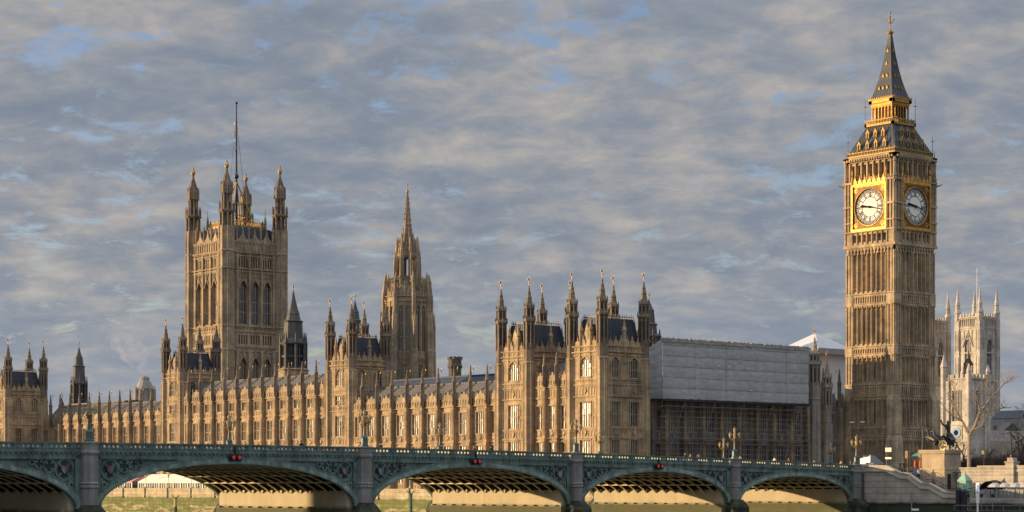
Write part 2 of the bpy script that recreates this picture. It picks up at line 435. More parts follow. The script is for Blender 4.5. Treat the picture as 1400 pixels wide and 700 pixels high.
# parapets, cornice, pierced trefoil band
def parapet(n_in, n_out, sgn):
    for a, b in zip(PIERS, PIERS[1:]):
        mb = MB(BR)
        a += 1.05; b -= 1.05
        mb.mi = 0
        strip(mb, a, b, n_in - .03, n_out + .06, lambda s: deck(s) - .17, lambda s: deck(s) - .02)        # rail
        strip(mb, a, b, n_in, n_out, lambda s: deck(s) - .30, lambda s: deck(s) - .17)
        strip(mb, a, b, n_in, n_out, lambda s: deck(s) - .98, lambda s: deck(s) - .60)                    # solid band
        strip(mb, a, b, min(n_out, n_out + sgn*.05), max(n_out, n_out + sgn*.05), lambda s: deck(s) - .70, lambda s: deck(s) - .62)
        L_ = b - a; k = int(L_ / .58); w = L_ / k
        for i in range(k):                                                                                # uprights with splayed feet: pierced openings between
            c = a + w*(i + .5); d = deck(c)
            wide = .42 if i % 6 == 0 else .12
            if wide > .2: strip(mb, c - .30, c + .30, n_in, n_out, lambda s: deck(s) - .60, lambda s: deck(s) - .30)
            else:
                mb.ext([(c - .24, d - .60), (c + .24, d - .60), (c + .09, d - .42), (c + .16, d - .30), (c - .16, d - .30), (c - .09, d - .42)], n_out - .14, n_out - .05) if sgn > 0 else mb.box(c - .1, c + .1, n_in + .05, n_out - .05, d - .60, d - .30)
                if sgn > 0:
                    mb.mi = 1; mb.ext([(c - .22, d - .60), (c + .22, d - .60), (c + .08, d - .42), (c + .14, d - .30), (c - .14, d - .30), (c - .08, d - .42)], n_in - .06, n_out - .14); mb.mi = 0  # cream back halves put the sunlit brightness of the jambs into the colour
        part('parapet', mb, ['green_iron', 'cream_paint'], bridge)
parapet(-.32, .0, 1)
parapet(-BW, -BW + .32, -1)
# cornice with dentils under the north parapet, dark shadow gap; fascia plate below
for nf, sg in ((0.0, 1), (-BW, -1)):
    for a, b in zip(PIERS, PIERS[1:]):
        mb = MB(BR)
        a += 1.0; b -= 1.0
        lo, hi = (nf - .3, nf + .16) if sg > 0 else (nf - .16, nf + .3)
        strip(mb, a, b, lo, hi, lambda s: deck(s) - 1.10, lambda s: deck(s) - .98)
        lo, hi = (nf - .3, nf + .02) if sg > 0 else (nf - .02, nf + .3)
        strip(mb, a, b, lo, hi, lambda s: deck(s) - 1.32, lambda s: deck(s) - 1.10)
        k = int((b - a) / .62); w = (b - a) / k
        if sg > 0:
            for i in range(k):
                c = a + w*(i + .5); d = deck(c); mb.box(c - .16, c + .16, nf + .02, nf + .12, d - 1.32, d - 1.10)
        part('cornice', mb, 'green_iron', bridge)
SPR = 6.3
mat('shield_red', (.17, .06, .055), .6); mat('shield_blue', (.10, .12, .20), .6)
ARCH = []
for i, (a, b) in enumerate(zip(PIERS, PIERS[1:])):
    s0, s1 = a + 1.5, b - 1.5; c = (s0 + s1)/2; h = (s1 - s0)/2
    top = deck(c) - 2.28; ARCH.append((s0, s1, c, h, top))
    rise = top - SPR
    def inn(s, off=0.0, c=c, h=h, rise=rise):
        q = (s - c)/(h + off); q = max(-1, min(1, q))
        return SPR + (rise + off*.72)*math.sqrt(max(0, 1 - q*q))
    ss = [c - h*math.cos(math.pi*k/40) for k in range(41)]
    for nf, nb, nm in ((.06, -.45, 'near'), (-BW - .06, -BW + .45, 'far')):
        # the broad arch band (voussoir plate) with a raised edge
        mb = MB(BR)
        s2 = [c - (h + .78)*math.cos(math.pi*k/40) for k in range(41)]
        for (p, q), (p2, q2) in zip(zip(ss, s2), zip(ss[1:], s2[1:])):
            A = (p, inn(p)); Bq = (p2, inn(p2)); Cq = (q2, min(inn(q2, .78), deck(q2) - 1.36)); D = (q, min(inn(q, .78), deck(q) - 1.36))
            mb.mi = 0
            mb.ext([A, Bq, Cq, D] if nf > 0 else [D, Cq, Bq, A], min(nf, nb), max(nf, nb))
            if nf > 0:
                def lerp(P, Q, t): return (P[0] + (Q[0]-P[0])*t, P[1] + (Q[1]-P[1])*t)
                mb.mi = 1; mb.ext([lerp(A, D, 0), lerp(Bq, Cq, 0), lerp(Bq, Cq, .2), lerp(A, D, .2)], nf - .01, nf + .05)
        part('arch_band', mb, ['green_light', 'green_iron'], bridge)
    # spandrel: back plate (dark, set in), frame, quatrefoil rings
    mb = MB(BR); sp = MB(BR)
    for side in (-1, 1):
        pu = s0 - 0.55 if side < 0 else s1 + 0.55               # beside the pier
        def U(t): return pu - side*t                             # t runs from the pier to the crown
        top_z = lambda s: deck(s) - 1.32
        ts = [k*.45 for k in range(0, int((h + .55)/.45) + 1)]
        for t0, t1 in zip(ts, ts[1:]):                           # plate above the arch band, set back
            a_, b_ = U(t0), U(t1)
            za, zb = inn(a_, .74), inn(b_, .74)
            if za > top_z(a_) - .02 and zb > top_z(b_) - .02: break
            za, zb = min(za, top_z(a_)), min(zb, top_z(b_))
            mb.mi = 1
            P = [(a_, za - .15), (b_, zb - .15), (b_, top_z(b_)), (a_, top_z(a_))]
            mb.ext(P if a_ < b_ else P[::-1], -.42, -.28)
        def bar(pts, wdt, n0=-.30, n1=.0, mi=1):
            mb.mi = mi
            for (p, q), (p2, q2) in zip(pts, pts[1:]):
                d = math.hypot(p2 - p, q2 - q); nx, nz_ = -(q2 - q)/d*wdt/2, (p2 - p)/d*wdt/2
                mb.ext([(p - nx, q - nz_), (p2 - nx, q2 - nz_), (p2 + nx, q2 + nz_), (p + nx, q + nz_)], n0, n1)
        zt = deck(pu) - 1.42
        # vertical stile by the pier, head rail under the cornice and the rail along the arch
        bar([(U(.30), SPR + .2), (U(.30), zt)], .75)
        pts = [(U(t), top_z(U(t)) - .27) for t in [q*1.0 for q in range(0, int(h + 1))]]
        bar(pts, .52)
        bar([(U(t), inn(U(t), 1.0)) for t in ts if inn(U(t), 1.0) < top_z(U(t)) - .1], .30, n1=-.02)
        # rings of falling size in the wedge
        t = .90
        for r_ in (1.12, .72, .50, .34):
            if r_ < 1.1: t += r_*1.06
            else: t += r_*.95
            u = U(t); zc = top_z(u) - .55 - r_
            z_lo = inn(u, 1.1)
            if zc - r_ < z_lo - .35: zc = (top_z(u) - .5 + z_lo)/2; r_ = min(r_, max(.16, (top_z(u) - .5 - z_lo)/2 + .08))
            ring = [(u + r_*math.cos(2*math.pi*k/16), zc + r_*math.sin(2*math.pi*k/16)) for k in range(17)]
            bar(ring, .20 if r_ > .5 else .13, n0=-.30, n1=-.12, mi=1)
            for k in range(5):                                     # dark openings of the quatrefoil
                a_ = k*math.pi/2; q_ = 0 if k == 4 else r_*.46; rr_ = r_*.36
                cu_, cz_ = u + q_*math.cos(a_), zc + q_*math.sin(a_); mb.mi = 0
                mb.ext([(cu_ + rr_*math.cos(2*math.pi*j/10), cz_ + rr_*math.sin(2*math.pi*j/10)) for j in range(10)], -.29, -.268 - .002*k)
            for k in range(4):                                     # cusps of the quatrefoil
                a_ = math.pi/4 + k*math.pi/2
                bar([(u + r_*math.cos(a_), zc + r_*math.sin(a_)), (u + r_*.45*math.cos(a_), zc + r_*.45*math.sin(a_))], .22*min(1, r_ + .3), n0=-.28, n1=-.15, mi=1)
            if r_ > .9 and i > 0:                                  # heraldic shield in the big ring
                sh = MB(BR); w = r_*.36
                sh.mi = 0; sh.ext([(u - w, zc + w*1.0), (u - w, zc - w*.1), (u - w*.55, zc - w*.8), (u, zc - w*1.15), (u, zc + w)], -.22, -.02)
                sh.mi = 1; sh.ext([(u, zc + w), (u, zc - w*1.15), (u + w*.55, zc - w*.8), (u + w, zc - w*.1), (u + w, zc + w)], -.22, -.02)
                part('shield', sh, ['granite' if not (i == 2 and side < 0) else 'shield_red', 'shield_blue' if side < 0 else ('shield_red' if i in (1, 2) else 'granite')], bridge)
            t += r_*1.02
        # small foil low beside the pier
        u, zc = U(1.15), SPR + 2.55
        bar([(u + .26*math.cos(2*math.pi*k/10), zc + .36*math.sin(2*math.pi*k/10)) for k in range(11)], .13, n0=-.30, n1=-.04, mi=2)
    part('spandrel', mb, ['green_dark', 'green_iron', 'green_light'], bridge)
    # ribs under the deck and the cross members
    nr = 14
    for k in range(1, nr):
        nk = -BW*k/nr
        mb = MB(BR)
        q = [c - (h + .3)*math.cos(math.pi*(j + .0)/26) for j in range(27)]
        for p, p2 in zip(q, q[1:]):
            z0, z1 = inn(p), inn(p2)
            if max(z0, z1) < 8.1: continue
            mb.ext([(p, z0), (p2, z1), (p2, z1 + .10), (p, z0 + .10)], nk - .13, nk + .13); mb.mi = 1; mb.ext([(p, z0 + .10), (p2, z1 + .10), (p2, z1 + .72), (p, z0 + .72)], nk - .03, nk + .03); mb.mi = 0  # pale flange; near-black web has the shade under the deck in its colour
        part('arch_rib', mb, ['rib_cream', 'deck_shade'], bridge)
    for j in range(-6, 7):
        s = c + j*h/7.2
        z = inn(s)
        if z < 8.4: continue
        mb = MB(BR); mb.box(s - .13, s + .13, -BW + .5, -.5, z + .02, z + .22)
        part('cross_beam', mb, 'rib_cream', bridge)
    mb = MB(BR)                                                    # plates between the ribs, under-deck shade put into their dark colour
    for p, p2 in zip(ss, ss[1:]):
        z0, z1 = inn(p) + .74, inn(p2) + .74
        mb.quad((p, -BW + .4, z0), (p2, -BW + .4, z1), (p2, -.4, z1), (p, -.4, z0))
    part('soffit', mb, 'deck_shade', bridge)
# piers: pale masonry core, octagonal turret at each end, dark weedy cutwater
PIER_OBJ = []
for i, s in enumerate(PIERS):
    mb = MB(BR)
    mb.box(s - 2.2, s + 2.2, -BW + .6, -.6, 6.0, 8.22)
    mb.box(s - 1.35, s + 1.35, -BW + .7, -.7, 8.22, deck(s) - 2.35)
    mb.box(s - 2.5, s + 2.5, -BW + .3, -.3, 2.0, 6.0)
    for k in range(13): mb.box(s - 2.6, s + 2.6, -1.6 - k*2.0, -1.25 - k*2.0, 6.0, 6.2)
    pier = part('pier', mb, 'cream_pier', bridge)
    r = 1.04 - .035*max(0, i - 1)
    for nf, sg in ((.15, 1), (-BW - .15, -1)):
        d = deck(s)
        tb = MB(BR)
        tb.lathe(s, nf, [(r, 6.6), (r, 8.55), (r*1.14, 8.62), (r*1.14, 8.80), (r*1.02, 8.95), (r*1.14, 9.02), (r*1.14, 9.12), (r*.97, 9.25),
                         (r*.97, d - 1.45), (r*1.12, d - 1.22), (r*1.12, d - 1.02), (r*1.0, d - .92), (r*1.0, d - .22), (r*1.12, d - .16), (r*1.12, d + .02), (r*.9, d + .06)], 8)
        put_t = part('pier_turret', tb, 'granite', pier)
        cb = MB(BR)
        cb.lathe(s, nf + sg*.2, [(r*1.9, 2.0), (r*1.9, 5.6), (r*1.55, 6.15), (r*1.02, 6.75)], 8, sx=1.0, sy=1.25)
        part('cutwater', cb, mat('weed_%d' % i, (.020, .022, .014), .85, var=.3, col2=(.075, .080, .028), c2scale=.8), pier)
    PIER_OBJ.append(pier)
    sm = MB(BR); sm.box(s - 1.1, s + 1.1, -BW + .9, -.9, deck(s) - 2.3, deck(s) - 1.3)
    part('saddle', sm, 'granite', bridge)

# ------------------------------------------------------------------ lamps on the bridge: three lanterns on a fluted standard
def make_lamp(loc, label, group):
    t = thing('bridge_lamp', loc, label, 'street lamp', group)
    mb = MB(); mb.lathe(0, 0, [(.50, 0), (.50, .22), (.40, .30), (.40, 1.0), (.46, 1.06), (.30, 1.25), (.17, 1.34), (.13, 1.9), (.11, 2.25)], 8)
    o = put('standard', mb.data('standard', 'lamp_green'), t)
    mb = MB(); mb.lathe(0, 0, [(.11, 2.25), (.16, 2.32), (.12, 2.42), (.20, 2.60), (.34, 2.78), (.42, 2.92), (.30, 2.98), (.10, 3.05), (.08, 3.95)], 10)
    for k in range(4):
        a = math.pi/4 + k*math.pi/2
        mb.path([(0.1*math.cos(a), .1*math.sin(a), 2.5), (.45*math.cos(a), .45*math.sin(a), 2.62), (.66*math.cos(a), .66*math.sin(a), 2.86), (.66*math.cos(a), .66*math.sin(a), 3.02)], .045, 5)
    put('bracket', mb.data('bracket', 'gold_dull'), t)
    spots = [(.66*math.cos(math.pi/4 + k*math.pi/2), .66*math.sin(math.pi/4 + k*math.pi/2), 3.02) for k in range(4)] + [(0, 0, 3.72)]
    g = MB(); g.lathe(0, 0, [(.11, 0), (.22, .50)], 8)
    f = MB(); f.lathe(0, 0, [(.10, -.06), (.13, 0)], 8)
    f.lathe(0, 0, [(.27, .50), (.25, .56), (.14, .70), (.05, .76), (.05, .84), (.015, .98)], 8)
    for k in range(8):
        a = math.pi/8 + k*math.pi/4; f.tube((.115*math.cos(a), .115*math.sin(a), 0), (.23*math.cos(a), .23*math.sin(a), .5), .018, k=4)
    gd, fd = g.data('lantern', 'lamp_glass'), f.data('lantern_frame', 'gold_dull')
    for p in spots:
        l = put('lantern', gd, t, Vector(loc) + Vector(p)); put('lantern_frame', fd, l)
    return t
NL = ['farthest left lamp of the near parapet, dark green against the palace wing', 'near parapet lamp on the second full pier, in front of the inner palace tower',
      'near parapet lamp on the pier below the twin turreted pavilion', 'gilded near parapet lamp before the scaffold, taller of the close pair', 'near parapet lamp at the bridge end beside the white kiosk']
SL = ['far parapet lamp standing over the widest arch before the middle palace range', 'far parapet lamp over the second widest arch before the sunlit wing',
      'far parapet lamp before the corner of the sunlit pavilion', 'gilded far parapet lamp before the scaffold, shorter of the close pair', 'dim shaded lamp before the dark range next to the clock tower']
lamp0 = None
for i, s in enumerate(PIERS[2:]):
    p = BR(s, .15, deck(s) + .05)
    if lamp0 is None: lamp0 = make_lamp(p, NL[i], 'lamps along the bridge parapets')
    else: copy_tree(lamp0, p, NL[i])
for i, s in enumerate([*PIERS[3:], 174]):
    copy_tree(lamp0, BR(s, -BW - .15, deck(min(s, 143.6)) - (.35 if s > 150 else -.05)), SL[i])

# red navigation lights hung over the crown of each arch
for i, s, lab in ((2, None, 'pair of red signal lights over the crown of the widest arch'), (3, None, 'pair of red signal lights over the crown of the second widest arch'), (4, None, 'small pair of dim red signal lights over the narrower arch before the pavilion')):
    s0, s1, c, h, top = ARCH[i]; d = deck(c)
    t = thing('navigation_light', BR(c, .3, d - 1.75), lab, 'signal light', 'red lights over the arches')
    mb = MB(BR); mb.box(c - .95, c + .95, .07, .24, d - 1.95, d - 1.12); mb.box(c - .06, c + .06, .06, .3, d - 1.12, d - .3)
    part('bracket', mb, 'black', t)
    for dx in (-.42, .42):
        hb = MB(BR); hb.tube((c + dx, .24, d - 1.52), (c + dx, .50, d - 1.52), .34, .30, 12)
        hd = part('housing', hb, 'black', t)
        lb = MB(BR); lb.tube((c + dx, .50, d - 1.52), (c + dx, .53, d - 1.52), .22, .20, 12)
        part('lens', lb, 'red_lamp', hd)
# ------------------------------------------------------------------ palace: windows, buttresses, turrets
WCACHE = {}
def window_data(w, h, lights, trans, rise, seed, dull=False):
    key = (round(w, 2), round(h, 2), lights, trans, round(rise, 2), seed, dull)
    if key in WCACHE: return WCACHE[key]
    rnd = random.Random(int(w*131 + h*977 + lights*31 + rise*57 + seed*7919))
    g = MB(LOCAL); H_ = h + rise*.98
    lw = w/lights; rows = max(2, int(round(h/1.2)))
    for i in range(lights):
        for j in range(rows):
            a, b = -w/2 + i*lw, -w/2 + (i+1)*lw
            c, d = H_*j/rows, H_*(j+1)/rows
            t1, t2 = rnd.uniform(-.012, .012), rnd.uniform(-.012, .012)
            g.quad((a, -.22 + t1 + t2, c), (b, -.22 - t1 + t2, c), (b, -.22 - t1 - t2, d), (a, -.22 + t1 - t2, d))
    f = MB(LOCAL); mw = max(.075, min(.12, w*.045))
    for i in range(1, lights):
        u = -w/2 + i*lw; f.box(u - mw/2, u + mw/2, -.20, -.08, 0, h + (rise*.75 if i in (lights//2, (lights+1)//2) else rise*.45))
    for t in trans: f.box(-w/2, w/2, -.20, -.08, h*t - mw*.6, h*t + mw*.6)
    f.box(-w/2, -w/2 + mw*.7, -.21, -.05, 0, h); f.box(w/2 - mw*.7, w/2, -.21, -.05, 0, h)
    f.box(-w/2, w/2, -.25, .06, -.12, 0.02)
    if rise <= 0:
        for i in range(lights):                       # cusped heads of the lights
            a, b = -w/2 + i*lw, -w/2 + (i+1)*lw; m_ = (a+b)/2
            f.ext([(a, h), (a, h - lw*.6), (a + lw*.12, h - lw*.28), (m_, h - .04)], -.20, -.10); f.ext([(b, h), (m_, h - .04), (b - lw*.12, h - lw*.28), (b, h - lw*.6)], -.20, -.10)
    else:
        for i in range(lights):
            a, b = -w/2 + i*lw, -w/2 + (i+1)*lw; m_ = (a+b)/2; z = h*.98
            f.tube((a, -.15, z), (m_, -.15, z + lw*.7), .05, k=4); f.tube((b, -.15, z), (m_, -.15, z + lw*.7), .05, k=4)
    WCACHE[key] = (g.data('window', 'glass_dull' if dull else 'glass'), f.data('mullions', 'stone_white' if dull else 'stone_pale'))
    return WCACHE[key]
def window(parent, fr, u, n, z, w, h, lights=3, trans=(.5,), rise=0.0, dull=False):
    gd, fd = window_data(w, h, lights, trans, rise, random.randrange(3), dull)
    o = put('window', gd, parent, fr(u, n, z), fr.rot())
    c = put('mullions', fd, o); return o

def buttress_data(zs, w=.90, d=1.15, mats='stone', top=32.3, base=4.0, pin=24.2):
    """zs: set-offs; origin on the wall at water level"""
    mb = MB(LOCAL); lv = [base, *zs, pin]
    for k, (a, b) in enumerate(zip(lv, lv[1:])):
        q = 1 - .05*k; ww, dd = w*q, d*(1 - .10*k)
        mb.box(-ww/2, ww/2, -.1, dd, a, b - .25)
        mb.box(-ww/2 - .07, ww/2 + .07, -.1, dd + .10, b - .25, b - .08)
        mb.box(-ww*.20, ww*.20, dd, dd + .09, a + .5, b - .7)                       # panel rib
        mb.box(-ww*.5, -ww*.36, dd, dd + .06, a + .4, b - .6); mb.box(ww*.36, ww*.5, dd, dd + .06, a + .4, b - .6)
    r, c = .37, .42; mb.mi = 1
    span = top - pin
    mb.lathe(0, c, [(r, pin - .3), (r, pin + span*.56), (r*1.3, pin + span*.585), (r*1.3, pin + span*.61), (r*.9, pin + span*.65), (r*.62, pin + span*.76), (r*.72, pin + span*.77), (r*.40, pin + span*.87), (r*.46, pin + span*.88), (r*.26, pin + span*.96)], 8)
    for k in range(4):
        a = k*math.pi/2; u, v = r*1.02*math.cos(a), r*1.02*math.sin(a)
        mb.box(u - .07, u + .07, c + v - .07, c + v + .07, pin + .3, pin + span*.63)
    return mb.data('buttress', [mats, 'stone_old'])
FIN = MB(); FIN.lathe(0, 0, [(.09, 0), (.07, .35), (.12, .45), (.12, .58), (.03, .68), (.02, 1.0)], 6); FIN.box(0.0, .16, -.02, .02, .6, .85)
FIN_D = FIN.data('finial', 'gold')
SFIN = MB(); SFIN.lathe(0, 0, [(.02, 0), (.03, .5), (.07, .55), (.07, .65), (.015, .75), (.012, 1.05)], 6)
SFIN_D = SFIN.data('finial', 'gold')

BUT_W = buttress_data((12.4, 17.2), top=32.2, pin=24.2)
BUT_C = buttress_data((12.4, 17.2, 23.9), top=35.6, pin=27.9)
BUT_L = buttress_data((12.4, 17.2), top=32.5, pin=26.3, w=.78, d=.85)
def panels(mb, u0, u1, z0, z1, n, k, dep=.07):
    """blind tracery: k sunk panels with cusped heads between ribs"""
    w = (u1 - u0)/k
    mb.box(u0, u1, n, n + dep, z1 - .16, z1); mb.box(u0, u1, n, n + dep, z0, z0 + .14)
    for i in range(k + 1):
        u = u0 + i*w; mb.box(u - .07, u + .07, n, n + dep + .02, z0 + .14, z1 - .16)
    for i in range(k):
        a, b = u0 + i*w + .07, u0 + (i+1)*w - .07; m_ = (a + b)/2; h = min(.35, (z1-z0)*.3)
        mb.ext([(a, z1 - .16), (a, z1 - .16 - h), (m_, z1 - .18)], n, n + dep); mb.ext([(b, z1 - .16), (m_, z1 - .18), (b, z1 - .16 - h)], n, n + dep)
def shieldish(mb, u, z, s, n):
    mb.ext([(u - s*.5, z + s*.6), (u - s*.5, z), (u, z - s*.6), (u + s*.5, z), (u + s*.5, z + s*.6)], n, n + .12)
    mb.ext([(u - s*.2, z + s*.75), (u + s*.2, z + s*.75), (u + s*.28, z + s*1.15), (u - s*.28, z + s*1.15)], n, n + .10)

def wing(label, fr, u0, u1, posts, kind, base, stone='stone', depth=12.0, lean=True, dormers=True, name='palace_wing', roof_mat='slate'):
    """range of bays between buttresses along u; kind: 'wing' | 'centre' | 'link'"""
    top = dict(wing=24.2, centre=27.9, link=26.3)[kind]
    crest = top + (2.1 if kind == 'link' else 2.35)
    t = thing(name, fr((u0+u1)/2, -depth/2, base), label, 'building')
    wall = MB(fr); cuts = [u0, *posts, u1]
    rows = [(9.2, 2.4, 1.7, 2), (12.9, 3.5, 2.15, 3), (18.75, 4.1, 2.35, 4)]
    if kind == 'centre': rows.append((25.35, 1.85, 2.1, 4))
    ops = []; wins = []
    for a, b in zip(cuts, cuts[1:]):
        c = (a + b)/2; W = b - a
        for z, h, w, l in rows:
            w = min(w, W - 1.5)
            if w < .8: 
                if W > 1.6: w = W - 1.25; l = 1
                else: continue
            if w < 1.6: l = min(l, 2)
            ops.append((c - w/2, c + w/2, z, z + h, 0)); wins.append((c, z, w, h, l))
        wd = (W - .95)/2
        if W > 2.0:
            x0, x1 = c - wd, c + wd; k = max(2, int((x1 - x0)/.72))
            panels(wall, x0, x1, 17.25, 18.55, 0, k)
            shieldish(wall, c, 17.9, .62, .09)
            panels(wall, x0, x1, 8.1, 9.0, 0, k)
            if kind == 'centre': panels(wall, x0, x1, 24.0, 25.15, 0, k)
            if kind == 'link': panels(wall, x0, x1, 24.35, 26.1, 0, 3); 
            panels(wall, x0, x1, top + .15, top + 1.35, .02, k)
            for z, h, w, l in rows[1:]:                                        # jamb shafts and label mould
                w = min(w, W - 1.5)
                if w < .8: continue
                for sg in (-1, 1):
                    ue = c + sg*(w/2 + .16); wall.box(ue - .09, ue + .09, 0, .16, z - .2, z + h + .1)
                    ue = c + sg*(w/2 + .42); wall.box(ue - .05, ue + .05, 0, .10, z - .1, z + h + .3)
                wall.box(c - w/2 - .3, c + w/2 + .3, 0, .17, z + h + .08, z + h + .26)
            # crest: stepped gablet with two statues' pedestals over each bay
            g = .62*wd
            wall.ext([(c - wd, top + 1.35), (c + wd, top + 1.35), (c + wd, top + 1.6), (c + g, top + 1.75), (c + g*.8, crest), (c + g*.35, crest - .2), (c + .16, crest + .45), (c - .16, crest + .45), (c - g*.35, crest - .2), (c - g*.8, crest), (c - g, top + 1.75), (c - wd, top + 1.6)], -.28, .0)
            for q in (-.78, .78): wall.lathe(c + q*wd, -.12, [(.14, top + 1.3), (.14, crest + .1), (.2, crest + .15), (.05, crest + .8)], 6)
    wall.facade(u0, u1, base, top, ops, .48)
    bands = [(12.35, .16), (17.1, .18), (18.6, .14), (top - .16, .24)] + ([(23.85, .18)] if kind == 'centre' else []) + ([(24.2, .2)] if kind == 'link' else [])
    for z, p in bands: wall.box(u0, u1, -.02, p, z - .06, z + .12)
    wall.box(u0, u1, -.02, .22, base, base + .9)
    wall.facade(u0, u1, top, top + 1.36, [], .3)                                  # parapet face
    wall.quad((u0, -.28, top + 1.35), (u1, -.28, top + 1.35), (u1, -.28, top - .6), (u0, -.28, top - .6))
    wall.quad((u0, 0, top + 1.355), (u1, 0, top + 1.355), (u1, -.28, top + 1.355), (u0, -.28, top + 1.355))
    for u in (u0, u1): wall.quad((u, 0, base), (u, -depth, base), (u, -depth, top), (u, 0, top))
    wall.quad((u0, -depth, base), (u1, -depth, base), (u1, -depth, top), (u0, -depth, top))
    part('wall', wall, stone, t)
    for c, z, w, h, l in wins: window(t, fr, c, 0, z, w, h, l, (.5,) if h > 2.5 else ())
    bd = dict(wing=BUT_W, centre=BUT_C, link=BUT_L)[kind]; bt = dict(wing=32.2, centre=35.6, link=32.5)[kind]
    for u in posts:
        b = put('buttress', bd, t, fr(u, 0, 0), fr.rot())
        put('finial', FIN_D if kind != 'link' else SFIN_D, b, fr(u, .42, bt - 1.25))
    # roof behind the parapet: steep lower slope, ridge, flat
    ez, rz, e0, e1 = top + .15, top + 4.7, .6, 5.2
    rf = MB(fr)
    prof = [(-.28, top - .3), (-e0, ez), (-e1, rz), (-depth + e1 - 2.5, rz), (-depth + .2, ez), (-depth, top - .05)]
    for (p, q), (p2, q2) in zip(prof, prof[1:]): rf.quad((u0, p, q), (u1, p, q), (u1, p2, q2), (u0, p2, q2))
    for u in (u0, u1): rf.quad(*[(u, p, q) for p, q in prof])
    k = int((u1-u0)/.62)
    for i in range(k + 1):                                                          # rolls of the iron roof
        u = u0 + .1 + i*(u1 - u0 - .2)/k; dx = e1 - e0; dz = rz - ez
        rf.add([(u - .04, -e0, ez + .0), (u + .04, -e0, ez), (u + .04, -e1, rz), (u - .04, -e1, rz), (u - .04, -e0, ez + .09), (u + .04, -e0, ez + .09), (u + .04, -e1, rz + .09), (u - .04, -e1, rz + .09)],
               [(4,5,6,7), (0,1,5,4), (1,2,6,5), (3,0,4,7), (2,3,7,6)])
    rf.box(u0, u1, -e1 - .25, -e1 + .12, rz - .02, rz + .22)
    roof = part('roof', rf, roof_mat, t)
    if dormers:
        D = MB(LOCAL); D.ext([(-.42, 0), (.42, 0), (0, .85)], -1.1, .0); D.mi = 1; D.ext([(-.24, .06), (.24, .06), (0, .56)], .0, .03)
        dd = D.data('dormer', [roof_mat, 'black'])
        for a, b in zip(cuts, cuts[1:]):
            for q in ((.3, .72) if b - a > 3.5 else (.5,)):
                u = a + (b-a)*q; f_ = .42; put('dormer', dd, roof, fr(u, -e0 - (e1-e0)*f_ + .28, ez + (rz-ez)*f_), fr.rot())
            if b - a > 3.5:
                lu = (a+b)/2 + .4
    return t

def turret_data(base, zp, ztop, r=1.0, stone='stone'):
    """octagonal corner turret: shaft, open panelled stage, crocketed spirelet; origin on its axis at water level"""
    mb = MB(); L_ = ztop - zp
    mb.lathe(0, 0, [(r*1.06, base), (r*1.06, zp - 2.6), (r*1.15, zp - 2.4), (r*1.15, zp - 2.2), (r, zp - 2.1)], 8); mb.mi = 2
    mb.lathe(0, 0, [(r, zp - 2.1), (r, zp + .1), (r*.86, zp + .2), (r*.86, zp + L_*.42), (r*1.22, zp + L_*.445), (r*1.22, zp + L_*.47),
                    (r*.80, zp + L_*.50), (r*.80, zp + L_*.625), (r*1.04, zp + L_*.64), (r*1.04, zp + L_*.665), (r*.70, zp + L_*.70), (r*.46, zp + L_*.79), (r*.54, zp + L_*.80), (r*.30, zp + L_*.87), (r*.38, zp + L_*.88), (r*.15, zp + L_*.94), (r*.20, zp + L_*.95), (r*.05, zp + L_)], 8)
    for k in range(8):
        a = math.pi/8 + k*math.pi/4; c, s = math.cos(a), math.sin(a)
        for z0, z1, q, w in ((zp - 20, zp - 2.6, 1.04, .10), (zp + .2, zp + L_*.44, .93, .11), (zp + L_*.50, zp + L_*.66, .86, .09)):
            x, y = r*q*c, r*q*s; mb.mi = 0 if z0 < zp else 2; mb.box(x - w, x + w, y - w, y + w, z0, z1)
        for z0, h, q in ((zp + L_*.44, 1.1, 1.15), (zp + L_*.64, 1.0, .95)):
            x, y = r*q*c, r*q*s; mb.lathe(x, y, [(.11, z0), (.11, z0 + h*.5), (.03, z0 + h)], 4)
    mb.mi = 1
    for k in range(8):                                       # slit openings of the open stages
        a = k*math.pi/4; c, s = math.cos(a), math.sin(a)
        for z0, z1, q in ((zp + L_*.10, zp + L_*.38, .80), (zp + L_*.53, zp + L_*.61, .745)):
            x, y = r*q*c, r*q*s; tx, ty = -s*.15, c*.15; e = .012
            mb.quad((x - tx + c*e, y - ty + s*e, z0), (x + tx + c*e, y + ty + s*e, z0), (x + tx + c*e, y + ty + s*e, z1), (x - tx + c*e, y - ty + s*e, z1))
    return mb.data('turret', [stone, 'black', 'stone_old' if stone == 'stone' else stone])
VANE = MB(); VANE.lathe(0, 0, [(.05, -.3), (.05, .9), (.02, 1.0), (.02, 1.7)], 6); VANE.box(.0, .40, -.02, .02, .85, 1.30); VANE.ball((0, 0, .55), .15, 8, 5)
VANE_D = VANE.data('vane', 'gold')

